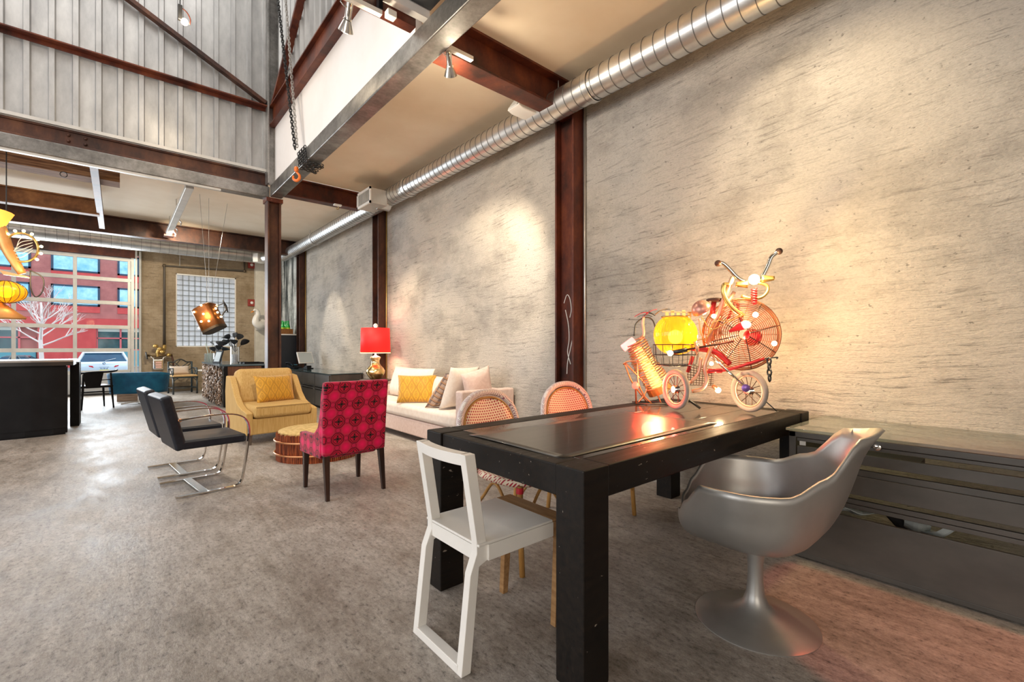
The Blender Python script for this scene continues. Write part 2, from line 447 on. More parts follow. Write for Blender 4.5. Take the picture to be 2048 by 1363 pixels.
BRASS = simple('brass', (.62, .42, .15), .3, .9, (.5, .32, .1), 9)
BLUEV = simple('blue_velvet', (.004, .085, .19), .75, 0, (.008, .15, .29), 5, (1, 1, 1), .35, .65)
WALNUT = m_streak('walnut_veneer', (.085, .026, .012), (.19, .07, .03), 7, (8, 8, .35), .35, .36, .62, .5, .2)
INK = simple('black_laquered_wood', (.004, .004, .0055), .5, 0, (.008, .008, .0095), 4, spec=.18)
INKPL = simple('black_stained_plank', (.005, .005, .007), .55, 0, (.010, .0095, .011), 3, (1, 1, 6), spec=.18)
STONEW = simple('white_stone_laminate', (.80, .77, .72), .35)
CARP = simple('silver_car_paint', (.62, .70, .78), .25, .3, coat=.6)
CARW = simple('white_car_paint', (.80, .82, .84), .3, 0, coat=.5)
CARB = simple('graphite_car_paint', (.05, .07, .09), .25, .3, coat=.6)
CARGL = simple('tinted_car_glass', (.010, .045, .10), .08, 0, (.015, .075, .14), 2)
TAIL = simple('red_tail_lamp', (.55, .008, .02), .15, 0, coat=.6)
TYRE = simple('tyre_rubber', (.012, .012, .012), .8)
BARK = simple('pale_bark', (.72, .62, .58), .9)
FACADE = m_building()
REDPAN = simple('red_metal_cladding', (.50, .045, .045), .6, 0, (.58, .065, .06), 2)
WFRAME = simple('navy_window_frame', (.014, .045, .085), .5)
SKYGL = simple('sky_painted_pane', (.16, .42, .62), .06, .3, (.40, .66, .78), 1.2)  # blue sky reflection painted into the pane colour
DARKGL = simple('dark_shop_pane', (.02, .06, .07), .08, 0, (.05, .12, .13), 2)
ASPH = simple('asphalt', (.16, .16, .16), .9, 0, (.24, .24, .23), 5)
CLEAR = glassy('clear_window_glass', (.97, .99, 1.0), 1, .02, 1.12)
VASEGL = glassy('vase_glass', (.86, .90, .90), .9)
LEAF = simple('black_magnolia_leaf', (.012, .014, .018), .45, 0, (.03, .032, .038), 8)
MERC = simple('mercury_glass_gold', (.92, .74, .40), .10, 1.0, (.75, .55, .22), 9, (1, 1, 1), .4, .6, bump=.9, bdist=.012)
SHADE_M = Mat('scarlet_shade', .6); SHADE_M.set('Base Color', (.80, .012, .012)); SHADE_M.set('Emission Color', (1.0, .01, .008)); SHADE_M.set('Emission Strength', .45); SHADE = SHADE_M.m
BULB = emit('lit_bulb', (1.0, .78, .42), 9); BULBW = emit('halogen_face', (1.0, .93, .80), 14); BULBR = emit('rose_bulb', (1.0, .28, .26), 1.7)
AMBERG = glassy('amber_glass', (.98, .64, .08), .55); 
AMB_E = emit('amber_lit_core', (1.0, .58, .05), 4)
PAPER = simple('paper', (.62, .66, .64), .8)
GALVOBJ = simple('zinc_part', (.45, .44, .42), .35, .8, (.55, .53, .5), 7)

# ================================================================ THE SETTING
WX = 3.54; FY = 15.1; CZ = 3.78
struct('floor', B(-6.5, WX, -4, FY + .3, -.12, 0), FLOOR)
struct('wall_right', B(WX, WX + .2, -4, FY, 0, CZ), PLASTER)
struct('wall_left', B(-6.7, -6.5, -4, FY, 0, 8), WHITEP)
struct('wall_back', B(-6.5, WX, -4.2, -4, 0, 3.9), WHITEP)
mb = MB()
for a in ((-6.5, -4.85, 0, 3.8), (-4.85, .45, 3.52, 3.8), (.45, 1.17, 0, 3.8), (2.56, WX, 0, 3.8), (1.17, 2.56, 0, 1.18), (1.17, 2.56, 3.14, 3.8)):
    mb.bb(a[0], a[1], FY, FY + .25, a[2], a[3])
struct('wall_far', mb, STUCCO)
mb = MB(); mb.bb(1.80, WX, -4, 7.55, CZ, CZ + .1); mb.bb(-6.5, WX, 7.75, FY, CZ, CZ + .1)
struct('ceiling', mb, CEIL)
struct('ceiling_front', B(-6.5, 1.80, -4, 3.05, 3.72, CZ + .1), BLACKC)
struct('trim_1', B(-6.5, 1.80, 3.06, 3.125, 3.66, 3.9), WHITEP)
struct('ceiling_upper', B(-6.5, 1.9, 3.1, 7.75, 8.0, 8.1), WHITEP)
struct('wall_upper_front', B(-6.5, 1.9, 3.02, 3.1, CZ + .1, 8), WHITEP)
struct('wall_upper_white', B(1.78, 1.84, 3.25, 7.56, 3.58, 4.50), WHITEP)
def corr(L):
    pr = []; x = 0; p = .205
    while x < L:
        pr += [(x, 0), (x + .135, 0), (x + .146, .042), (x + .194, .042)]; x += p
    return pr
pr = corr(8.2); mb = MB()
mb.loft([[(-6.5 + a, 7.64 - b, 3.80) for a, b in pr], [(-6.5 + a, 7.64 - b, 8) for a, b in pr]], cap=False, ringclosed=False)
struct('wall_upper_far', mb, CORR)
pr = corr(4.45); mb = MB()
mb.loft([[(1.84 - b, 3.12 + a, 4.74) for a, b in pr], [(1.84 - b, 3.12 + a, 8) for a, b in pr]], cap=False, ringclosed=False)
struct('wall_upper_right', mb, CORR)
# sheet-metal closing strip under the corrugated wall
struct('trim_2', B(-6.5, 1.68, 7.57, 7.60, 3.775, 3.815), ALU)

# ---- glass block window: frame, then each block its own piece
wf = MB()
for a in ((1.17, 2.56, 1.18, 1.205), (1.17, 2.56, 3.11, 3.14), (1.17, 1.19, 1.18, 3.14), (2.535, 2.56, 1.18, 3.14)):
    wf.bb(a[0], a[1], FY + .02, FY + .16, a[2], a[3])
win = struct('window_1', wf, WHITEL)
GBM = Mat('pressed_glass_block', .18, 0, .6)
_x, _y, _z = GBM.xyz(); _n = GBM.noise(26, 3, .6, (1, 1, 1.4), 1.5)
GBM.set('Base Color', GBM.ramp(_n, [(.38, (.42, .44, .50)), (.52, (.93, .95, 1.0))])); GBM.set('Transmission Weight', .2); GBM.bump(_n, .6, .02)
_t = GBM.nt.nodes.new('ShaderNodeBsdfTranslucent'); _t.inputs[0].default_value = (1, 1, 1, 1)
_mx = GBM.nt.nodes.new('ShaderNodeMixShader'); _mx.inputs[0].default_value = .85
GBM.nt.links.new(GBM.b.outputs[0], _mx.inputs[1]); GBM.nt.links.new(_t.outputs[0], _mx.inputs[2])
GBM.nt.links.new(_mx.outputs[0], GBM.nt.nodes['Material Output'].inputs[0])
NXB, NZB = 10, 14
bw = (2.535 - 1.19) / NXB; bh = (3.11 - 1.205) / NZB
proto = None
for i in range(NXB):
    for j in range(NZB):
        if proto is None:
            g = MB(); w2 = bw / 2 - .006; h2 = bh / 2 - .006
            g.loft([[(-w2, -.04, -h2), (w2, -.04, -h2), (w2, -.04, h2), (-w2, -.04, h2)], [(-w2, -.055, -h2 * .0 - h2), (w2, -.055, -h2), (w2, -.055, h2), (-w2, -.055, h2)],
                    [(-w2 + .014, -.068, -h2 + .014), (w2 - .014, -.068, -h2 + .014), (w2 - .014, -.068, h2 - .014), (-w2 + .014, -.068, h2 - .014)]])
            o = g.build('glass_block', GBM.m, win); proto = o
        else:
            o = proto.copy(); COL.objects.link(o); o.parent = win
        o.location = (1.19 + bw * (i + .5), FY + .10, 1.205 + bh * (j + .5))
mj = MB()
for i in range(1, NXB): mj.bb(1.19 + bw * i - .006, 1.19 + bw * i + .006, FY + .045, FY + .10, 1.205, 3.11)
for j in range(1, NZB): mj.bb(1.19, 2.535, FY + .045, FY + .10, 1.205 + bh * j - .006, 1.205 + bh * j + .006)
mj.build('mortar_grid', simple('grey_mortar', (.13, .15, .16), .9), win)

# ---- glazed sectional street door
DX0, DX1 = -4.85, .25
jm = MB(); jm.bb(.25, .31, FY - .06, FY + .06, 0, 3.6); jm.bb(.33, .37, FY - .10, FY - .02, 0, 3.62); jm.bb(DX0, DX0 + .06, FY - .06, FY + .06, 0, 3.5)
door = struct('door_1', jm, ALU)
jm = MB(); jm.tube([(.43, FY - .06, 0), (.43, FY - .06, 3.6)], .03, 10); jm.build('track_post', ALU, door)
zr = [.56, 1.10, 1.67, 2.27, 2.85, 3.37]; hw = .045
xm = [DX1 - .03 - 1.0 * k for k in range(0, 6)]
for z in zr: B(DX0, DX1, FY + .0, FY + .05, z - hw, z + hw).build('rail', ALU, door, bevel=.006)
for k, x in enumerate(xm):
    B(x - .035, x + .035, FY + .002, FY + .052, .56, 3.37).build('mullion', ALU, door, bevel=.005)
B(DX0, DX1, FY + .005, FY + .045, .03, .52).build('bottom_panel', simple('grey_door_panel', (.42, .43, .44), .5), door)
B(DX0, DX1, FY - .01, FY + .06, 0, .05).build('bottom_seal', STEELD, door)
for z in zr:
    B(.235, .30, FY - .03, FY + .0, z - .03, z + .03).build('hinge', GALVOBJ, door)
for k in range(5):
    for j in range(5):
        B(xm[k + 1] + .035, xm[k] - .035, FY + .022, FY + .03, zr[j] + hw, zr[j + 1] - hw).build('pane', CLEAR, door)
# rusted lintel over the door
tag(B(DX0, .33, FY - .08, FY + .05, 3.42, 3.60).build('door_lintel', RUST), 'rusty steel lintel above the glazed street door', 'lintel')
# cast pilaster in the far right corner
struct('trim_3', B(3.02, 3.30, FY - .18, FY, 0, 3.7), simple('cream_pilaster', (.70, .66, .58), .7, 0, (.6, .56, .48), 6))

# ================================================================ STEEL FRAME
def ibeam_x(x0, x1, y, z0, z1, w, tf=.02, tw=.015):
    mb = MB(); mb.bb(x0, x1, y - w / 2, y + w / 2, z0, z0 + tf); mb.bb(x0, x1, y - w / 2, y + w / 2, z1 - tf, z1); mb.bb(x0, x1, y - tw / 2, y + tw / 2, z0 + tf, z1 - tf); return mb
def ibeam_y(y0, y1, x, z0, z1, w, tf=.02, tw=.015):
    mb = MB(); mb.bb(x - w / 2, x + w / 2, y0, y1, z0, z0 + tf); mb.bb(x - w / 2, x + w / 2, y0, y1, z1 - tf, z1); mb.bb(x - tw / 2, x + tw / 2, y0, y1, z0 + tf, z1 - tf); return mb
tag(ibeam_x(1.89, WX, 3.15, 3.47, CZ, .19).build('cross_beam', RUST, bevel=.003), 'rusty cross beam nearest the camera, meeting the wall at the duct', 'beam')
tag(B(-6.5, 1.72, 3.13, 3.22, 3.60, 3.72).build('edge_angle', RUST, bevel=.003), 'rusty edge angle closing the near side of the high bay', 'beam')
tag(ibeam_x(1.89, WX, 7.65, 3.50, CZ, .17).build('cross_beam', RUST, bevel=.003), 'rusty cross beam running from the free column to the right wall', 'beam')
tag(ibeam_x(-6.5, WX, 12.2, 3.43, CZ, .20).build('cross_beam', DRUST, bevel=.003), 'dark rusty cross beam in front of the far duct', 'beam')
hb = thing('header_beam', 'rust-red plate beam under the corrugated wall with grey tube below', 'beam', (0, 7.65, 3.4))
B(-6.5, 1.72, -.085, .085, .0, .165).build('steel_tube', MILL, hb, bevel=.012)
mb = MB(); mb.bb(-6.5, 1.70, -.07, .07, .165, .19); mb.bb(-6.5, 1.70, .0, .03, .19, .35); mb.bb(-6.5, 1.7, -.02, .1, .35, .375)
mb.build('plate_beam', DRUST, hb, bevel=.003)
for x in (-.45, -.30):
    for z in (.24, .31): MB().sph((x, -.01, z), .018, 8, 5).build('bolt', DRUST, hb, smooth=True)
B(-6.5, 1.1, -.07, -.02, -.028, .0).build('light_strip', ALU, hb)
tag(B(1.72, 1.885, 1.2, 7.56, 3.41, 3.58).build('edge_tube_beam', MILL, bevel=.012), 'grey bare-steel square tube beam along the edge of the high bay', 'beam')
tag(ibeam_y(3.2, 7.56, 1.755, 4.44, 4.74, .11).build('upper_beam', RUST, bevel=.003), 'rust-red steel beam above the white wall panel', 'beam')
ma = MB(); ma.bb(-6.5, 1.68, 7.49, 7.603, 4.72, 4.735); ma.bb(-6.5, 1.68, 7.590, 7.603, 4.675, 4.72)
tag(ma.build('girt_angle', RUST), 'rusty angle iron running across the corrugated wall', 'angle iron')
tag(MB().bar((-2.2, 7.55, 6.70), (1.66, 7.55, 4.78), .05, .09, (0, 1, 0)).build('diagonal_brace', DRUST), 'dark diagonal steel brace in front of the corrugated wall', 'brace')
tag(MB().bar((1.76, 7.45, 4.76), (1.76, 5.0, 6.3), .05, .09, (1, 0, 0)).build('diagonal_brace', RUST), 'rusty diagonal brace above the white wall panel', 'brace')
def hcol_web_y(x0, x1, y0, y1, z0, z1, t=.022):   # flanges left/right, open towards the room
    mb = MB(); mb.bb(x0, x0 + t, y0, y1, z0, z1); mb.bb(x1 - t, x1, y0, y1, z0, z1); mb.bb(x0 + t, x1 - t, (y0 + y1) / 2 - .01, (y0 + y1) / 2 + .01, z0, z1); return mb
fc = thing('steel_column', 'purple-brown free-standing steel column at the corner of the high bay', 'column', (0, 0, 0))
hcol_web_y(1.69, 1.875, 7.55, 7.74, 0, 3.40).build('shaft', DRUST, fc, bevel=.004)
B(1.67, 1.895, 7.53, 7.76, 3.34, 3.40).build('cap_plate', RUST, fc)
B(1.65, 1.91, 7.50, 7.78, 0, .02).build('base_plate', DRUST, fc)
hcol_web_y(1.67, 1.86, 7.45, 7.63, 3.58, 8.0).build('upper_shaft', MILL, fc, bevel=.004)
def wallcol(y, label, mat, marks=False):
    t = thing('wall_column', label, 'column', (3.39, y, 0))
    mb = MB(); mb.bb(0, .15, 0, .022, 0, CZ); mb.bb(0, .15, .23, .252, 0, CZ); mb.bb(.07, .09, .022, .23, 0, CZ)
    mb.build('shaft', mat, t, bevel=.003)
    cd = MB().tube([(.135, -.03, 0), (.135, -.03, CZ)], .012, 8); cd.build('conduit', GALVOBJ if marks else BRASS, t, smooth=True)
    if marks:
        for pts in ([(.069, .17, 1.55), (.069, .13, 1.40), (.069, .12, 1.25), (.069, .14, 1.12), (.069, .10, 1.0)], [(.069, .06, 1.30), (.069, .10, 1.16), (.069, .14, 1.02), (.069, .15, .9)], [(.069, .19, 1.62), (.069, .15, 1.70), (.069, .11, 1.66), (.069, .09, 1.55), (.069, .11, 1.47)]):
            MB().tube(bez(pts, 6), .004, 5, flat=1).build('chalk_mark', WHITEL, t, label='white paint squiggle')
    return t
wallcol(3.03, 'rust-red wall column behind the dining table with white paint squiggles', RUST, True)
wallcol(7.48, 'dark rusty wall column behind the red-shaded lamp', DRUST)
wallcol(12.0, 'dark rusty wall column behind the telephone and monitor', DRUST)
# ceiling members of the low bay
tag(B(-6.5, .02, 8.55, 8.85, 3.50, 3.70).build('timber_beam', m_streak('grey_old_timber', (.10, .045, .025), (.30, .17, .09), 6, (.5, 8, 8), .8)), 'rough old timber beam with an iron ring under the low ceiling', 'beam')
tag(MB().tube([(-.55 + .035 * math.cos(a), 8.54, 3.47 + .035 * math.sin(a)) for a in [i * PI / 8 for i in range(16)]], .005, 6, True).build('iron_ring', STEELD, smooth=True), 'small iron ring screwed into the old timber beam', 'ring')
tag(ibeam_x(-6.5, -.24, 10.5, 3.40, 3.66, .16).build('short_beam', m_streak('orange_rust', (.12, .045, .015), (.34, .15, .05), 3, (1, 1, 1), .6)), 'short orange-brown steel beam ending at the angle strut', 'beam')
tag(B(-.27, -.19, 7.80, 11.7, 3.42, 3.52).build('angle_strut', DRUST), 'brown steel strut running from header beam to dark cross beam', 'strut')
tr = thing('lamp_track', 'shiny aluminium lamp track under the low ceiling', 'track', (.78, 8.0, 3.44))
mb = MB(); mb.bb(-.05, .05, 0, 3.6, 0, .07); mb.build('channel', ALU, tr, bevel=.005)
B(-.08, .08, 3.52, 3.7, -.03, 0).build('end_plate', RUST, tr)
for y in (.3, 2.0, 3.4): MB().tube([(0, y, .06), (0, y, .345)], .006, 6).build('hanger_rod', GALVOBJ, tr)
for y in (2.2, 2.9, 3.3): MB().tube([(.05, y, .03), (.09, y, -.02), (.08, y, -.07)], .012, 6).build('clamp', GALVOBJ, tr)

# ================================================================ DUCTS
def spiral(L, r, step):
    pr = []; y = 0
    while y < L:
        pr += [(r, y), (r, y + step * .97)]; y += step
    return pr + [(r, L)]
def seams(L, r, step, n=40):
    mb = MB(); y = step
    while y < L:
        mb.lathe([(r - .001, y - .003), (r + .0035, y - .0025), (r + .0035, y + .0025), (r - .001, y + .003)], n, cap=False); y += step
    return mb
def ductmesh(L, r, step, n=40):
    return MB().lathe(spiral(L, r, step), n)
d1 = thing('wall_duct', 'long round spiral duct running along the right wall', 'duct', (3.25, -3.9, 3.525))
m = ductmesh(16.7, .13, .105); m.xf(Matrix.Rotation(R(-90), 4, 'X')); m.build('spiral_pipe', DUCT, d1, smooth='auto')
seams(16.7, .13, .105).xf(Matrix.Rotation(R(-90), 4, 'X')).build('seam_rings', SEAM, d1, kind='stuff')
for y in (6.55, 9.98, 14.2):
    m = MB().lathe([(.137, 0), (.142, .005), (.142, .055), (.137, .06)], 40, cap=False); m.xf(Matrix.Translation((0, y, 0)) @ Matrix.Rotation(R(-90), 4, 'X')); m.build('collar', DUCT, d1, smooth='auto')
m = MB().lathe([(.128, 0), (.128, .55), (.10, .62)], 32); m.xf(Matrix.Translation((0, 16.68, 0)) @ Matrix.Rotation(R(40), 4, 'Z') @ Matrix.Rotation(R(-94), 4, 'X')); m.build('end_elbow', DUCT, d1, smooth='auto')
m = B(-.13, .13, .0, .14, -.11, .11); m.xf(Matrix.Translation((-.43, 17.18, -.05)) @ Matrix.Rotation(R(40), 4, 'Z')); m.build('outlet', WHITEL, d1, bevel=.006)
# hangers
for y in (7.0, 11.6, 14.6): MB().tube([(0, y, .13), (0, y, .25)], .006, 6).build('hanger_rod', GALVOBJ, d1)
def register(y, label):
    t = thing('air_register', label, 'air vent', (2.86, y, 3.34))
    mb = MB(); mb.bb(.02, .28, .01, .49, .0, .23); mb.build('box', ALU, t, bevel=.004)
    mb = MB()
    for a in ((0, .5, 0, .03), (0, .5, .21, .24), (0, .03, 0, .24), (.47, .5, 0, .24)): mb.bb(0, .02, a[0], a[1], a[2] - .005, a[3])
    mb.build('frame', WHITEL, t)
    for k in range(9):
        B(.004, .018, .05 + .047 * k, .062 + .047 * k, .03, .21).build('slat', ALU, t)
    MB().lathe([(.12, 0), (.12, .2)], 24).xf(Matrix.Translation((.22, .25, .115)) @ Matrix.Rotation(R(90), 4, 'Y')).build('spigot', DUCT, t, smooth='auto')
register(6.60, 'white louvred air register on the side of the wall duct')
d2 = thing('far_duct', 'round spiral duct crossing above the street door', 'duct', (-6.4, 13.5, 3.56))
m = ductmesh(9.5, .185, .17); m.xf(Matrix.Rotation(R(90), 4, 'Y')); m.build('spiral_pipe', m_galv('aged_duct_zinc', .40, .60, .28, .42, .9), d2, smooth='auto')
seams(9.5, .185, .17).xf(Matrix.Rotation(R(90), 4, 'Y')).build('seam_rings', SEAM, d2, kind='stuff')
for x in (5.0, 8.0): MB().tube([(x, 0, .18), (x, 0, .3)], .006, 6).build('hanger_rod', GALVOBJ, d2)
# wedge speaker tucked behind the duct
t = thing('wall_speaker', 'small white wedge speaker tucked above the wall duct', 'speaker', (2.90, 3.29, 3.47))
MB().prism([(0, .02), (.10, .17), (.34, .17), (.34, .0), (.06, .0)], 'y', 0, .17).build('cabinet', WHITEL, t, bevel=.01)
MB().prism([(-.004, .03), (.092, .165), (.096, .16), (.0, .022)], 'y', .02, .15).build('grille', simple('speaker_grille', (.6, .6, .58), .7), t)

# ================================================================ LAMPS OF THE ROOM, ADDED FILL SPOTS
def parlamp(loc, aim, label, energy, spot=60):
    t = thing('track_lamp', label, 'lamp', loc)
    d = (Vector(aim) - Vector(loc)).normalized(); M = d.to_track_quat('Z', 'Y').to_matrix().to_4x4()
    B(-.03, .22, -.02, .02, .035, .065).build('box', WHITEL, t)
    MB().tube([(0, 0, .05), (-.05, 0, .03), (-.06, 0, .0), (-.03, 0, -.02), (0, 0, 0)], .004, 6).build('wire', GALVOBJ, t, smooth=True)
    MB().lathe([(.022, -.02), (.022, .07), (.03, .08)], 16).xf(M).build('socket', CHROME, t, smooth='auto')
    bl = MB().lathe([(.024, .08), (.045, .13), (.052, .15)], 18, cap=False).xf(M).build('reflector', CHROME, t, smooth='auto')
    f = MB().lathe([(.05, .146), (.03, .156), (.004, .158)], 18).xf(M).build('lens', BULBW, t, smooth=True)
    p = Vector(loc) + d * .18
    light('track_lamp_light', 'SPOT', p, energy, (1.0, .86, .66), aim, spot=spot, blend=.6, radius=.03)
    light('track_lamp_spill', 'POINT', Vector(loc) + d * .22, 16, (1.0, .84, .62), radius=.05)
    return t
parlamp((1.16, 3.0, 3.42), (1.6, 6.0, .6), 'lit reflector lamp on the rusty beam, left of the two', 130, 70)
parlamp((1.93, 3.0, 3.42), (3.5, 4.9, 1.5), 'lit reflector lamp on the rusty beam beside the square tube', 300, 66)
light('wall_washer', 'SPOT', (2.35, 10.2, 3.35), 110, (1.0, .88, .7), (3.54, 10.0, 1.2), spot=48, blend=.5, radius=.03)
light('track_clamp_light', 'SPOT', (.90, 10.9, 3.36), 260, (1.0, .86, .64), (1.4, 15.0, 1.5), spot=110, blend=.8, radius=.05)
light('track_clamp_light_2', 'SPOT', (.90, 10.2, 3.36), 120, (1.0, .88, .68), (2.2, 8.8, .5), spot=100, blend=.8, radius=.05)
light('sofa_fill_spot', 'SPOT', (2.0, 6.9, 3.45), 120, (1.0, .86, .64), (3.4, 6.3, .8), spot=64, blend=.7, radius=.03)  # added warm spot brightening the sofa end, without any fixture
light('table_fill_spot', 'SPOT', (2.4, 1.2, 3.5), 85, (1.0, .82, .56), (3.54, .9, 2.2), spot=80, blend=.8, radius=.05)  # fixtureless spot added to warm the wall past the table
light('red_gallery_spot', 'SPOT', (3.2, -1.0, 3.4), 150, (1.0, .12, .035), (2.62, .12, 0), spot=24, blend=.12, radius=.02)
t = thing('junction_box', 'small white junction box on the edge angle of the high bay', 'box', (1.50, 3.10, 3.55))
B(-.035, .035, -.03, .03, 0, .05).build('casing', WHITEL, t, bevel=.006); B(-.10, -.07, -.02, .02, .02, .12).build('switch', INK, t)
t = thing('ceiling_hook', 'small white plate with a brass hook under the rusty cross beam', 'hook', (2.72, 7.55, 3.44))
B(-.06, .06, -.03, .03, .035, .06).build('plate', WHITEL, t, bevel=.004); MB().tube([(.022 * math.sin(a), 0, .022 * math.cos(a)) for a in [2 * PI * i / 14 for i in range(12)]], .006, 6).build('hook', BRASS, t, smooth=True)
t = thing('work_lamp', 'lit bare work lamp hanging in front of the corrugated wall', 'lamp', (.53, 6.0, 4.62))
MB().tube([(-.03, 0, 1.6), (-.03, 0, .18)], .006, 6).build('cord', STEELD, t)
B(-.05, -.01, -.02, .02, .02, .18).build('holder', STEELD, t, bevel=.006)
MB().tube(bez([(-.02, 0, .16), (.03, 0, .13), (.06, 0, .07), (.055, 0, .01)], 5), .006, 6).build('guard', RUST, t, smooth=True)
MB().sph((.01, 0, .02), .035, 12, 8).build('bulb', BULB, t, smooth=True)
light('work_lamp_light', 'POINT', (.54, 5.93, 4.58), 14, (1, .8, .55), radius=.05)

# ---- chain hoist
t = thing('chain_hoist', 'hanging lifting chains wrapped on the square tube with orange hook', 'chain hoist', (1.66, 6.0, 3.3))
def links(mb, a, b, size, start=0):
    a = Vector(a); b = Vector(b); L = (b - a).length; n = max(1, int(L / (size * .72))); d = (b - a).normalized()
    for k in range(n):
        c = a + (b - a) * ((k + .5) / n); up = d
        s1 = d.orthogonal().normalized(); s2 = d.cross(s1)
        s = s1 if (k + start) % 2 else s2
        mb.tube([c + up * (math.cos(q) * size * .5) + s * (math.sin(q) * size * .28) for q in [i * PI / 4 for i in range(8)]], size * .13, 4, True)
mb = MB(); links(mb, (0, .85, 2.6), (-.01, .02, .30), .06); mb.build('chain', STEELD, t, kind='stuff')
mb = MB(); links(mb, (0, .52, 2.6), (.02, .04, .34), .055, 1); mb.build('chain', GALVOBJ, t, kind='stuff')
mb = MB()
for k in range(7):
    y = .03 - .045 * k
    links(mb, (.03, y, .27), (.04, y - .02, .10), .045, k); links(mb, (.05, y, .085), (.24, y + rnd.uniform(-.05, .05), .07 + rnd.uniform(-.01, .02)), .045, k)
mb.build('wrapped_chain', STEELD, t, kind='stuff')
ORNG = simple('orange_paint', (.75, .17, .02), .4)
MB().lathe([(.018, 0), (.026, .015), (.026, .045), (.018, .06)], 14, (0, 0, .02)).build('swivel', ORNG, t, smooth='auto')
MB().tube(bez([(0, 0, .02), (.035, 0, -.02), (.038, 0, -.06), (.005, 0, -.09), (-.034, 0, -.07), (-.036, 0, -.03)], 6), [.012 + .006 * math.sin(PI * i / 30) for i in range(31)], 8).xf(Matrix.Rotation(R(-40), 4, 'Z')).build('hook', ORNG, t, smooth=True)

# ---- pipes and boxes on the far wall
t = thing('sprinkler_pipe', 'dark sprinkler pipe framing the glass block window', 'pipe', (0, FY - .06, 0))
MB().tube([(.92, 0, 1.2), (.92, 0, 3.30), (2.76, 0, 3.36), (2.76, 0, 3.70)], .032, 10).build('pipe', simple('grey_pipe', (.10, .085, .07), .5, .5), t, smooth=True)
MB().tube([(1.25, 0, 3.32), (1.25, 0, 3.76)], .008, 6).build('hanger_rod', GALVOBJ, t)
for p in ((.92, 0, 3.30), (2.76, 0, 3.36)): MB().sph(p, .045, 10, 6).build('elbow', simple('pipe_elbow', (.12, .09, .06), .5, .5), t, smooth=True)
for z, lab in ((3.56, 'upper red fire alarm box near the duct outlet'), (2.46, 'lower red fire alarm box near the duct outlet')):
    t = thing('fire_alarm', lab, 'alarm', (2.95, FY - .06, z))
    B(-.10, .10, 0, .06, -.1, .1).build('housing', simple('alarm_red', (.28, .03, .02), .5), t, bevel=.01)
    MB().lathe([(.045, 0), (.03, .02)], 14).xf(Matrix.Rotation(R(90), 4, 'X')).build('strobe', WHITEL, t, smooth=True)
t = thing('valve_assembly', 'old brass valve cluster on the far wall above a chrome box', 'valve', (.80, FY - .20, 0))
MB().tube(bez([(.12, .1, 1.22), (.10, .05, 1.12), (.0, 0, 1.10), (-.03, 0, 1.0), (-.02, 0, .93)], 6), .045, 8).build('riser', BRASS, t, smooth=True)
MB().tube([(-.24, 0, .96), (.28, 0, .97)], .03, 8).build('cross_pipe', simple('valve_bronze', (.20, .13, .06), .4, .7), t, smooth=True)
MB().lathe([(.09, -.015), (.10, 0), (.09, .015)], 20, (0, 0, 0)).xf(Matrix.Translation((-.25, 0, .96)) @ Matrix.Rotation(R(80), 4, 'Y')).build('handwheel', STEELD, t, smooth=True)
for q in ((.02, -.03, 1.13), (.07, -.04, 1.05), (.20, 0, .97), (-.07, -.02, 1.2)): MB().sph(q, .06, 10, 6, (1, .8, .8)).build('valve_body', BRASS, t, smooth=True)
B(-.12, .10, -.1, .06, .60, .86).build('chrome_box', CHROME, t, bevel=.02)
for q in (.64, .70, .76): B(-.07, .05, -.112, -.10, q, q + .045).build('notice', simple('pink_notice', (.7, .42, .36), .7), t)
for s in (-1, 1): MB().tube(bez([(-.01 + s * .09, -.02, .85), (-.01 + s * .11, -.02, .90), (-.01 + s * .16, -.02, .93)], 5), .02, 8).build('hose_nozzle', CHROME, t, smooth=True)
MB().tube([(.26, 0, .97), (.30, 0, .8), (.3, 0, .0)], .02, 8).build('drain_pipe', DRUST, t, smooth=True)

# ================================================================ DINING TABLE
t = thing('dining_table', 'massive black-stained wooden dining table with block legs', 'table', (1.17, 1.0, 0))
LEGB = m_blackwood(); 
for x, y in ((0, 0), (0, .89), (2.065, 0), (2.065, .89)):
    B(x, x + .135, y, y + .13, 0, .76).build('leg', BWOOD, t, bevel=.006)
B(.008, .128, .134, .886, .645, .758).build('end_rail', BWOOD, t, bevel=.006)
B(2.072, 2.192, .134, .886, .645, .758).build('end_rail', BWOOD, t, bevel=.006)
for y in (.006, .90): B(.14, 2.06, y, y + .118, .645, .758).build('side_rail', BWOOD, t, bevel=.006)
TOPM = m_streak('polished_black_plank', (.012, .009, .008), (.045, .028, .018), 3, (.5, 7, 1), .2, .36, .66, .6, .25)
for k in range(4):
    B(.13, 2.068, .126 + .193 * k, .126 + .193 * k + .190, .70, .7575).build('top_plank', TOPM, t, bevel=.002)
MATM = simple('smoked_leather_mat', (.014, .011, .009), .33, 0, (.04, .032, .026), 3, (.4, 6, 1), spec=.7, coat=.2)
mm = MB()
def matf(u, v):
    x = 1.245 + 1.215 * u; y = 1.165 + .595 * v
    z = .7592 + .002 * (1 - u) ** 6 * math.sin(PI * (1 - v) * 1.3 + .4)
    return (x, y, z)
mm.grid(matf, 24, 12); tag(mm.build('table_mat', MATM, solid=.002, off=1, smooth='auto'), 'dark glossy sheet lying on the dining table top', 'mat')

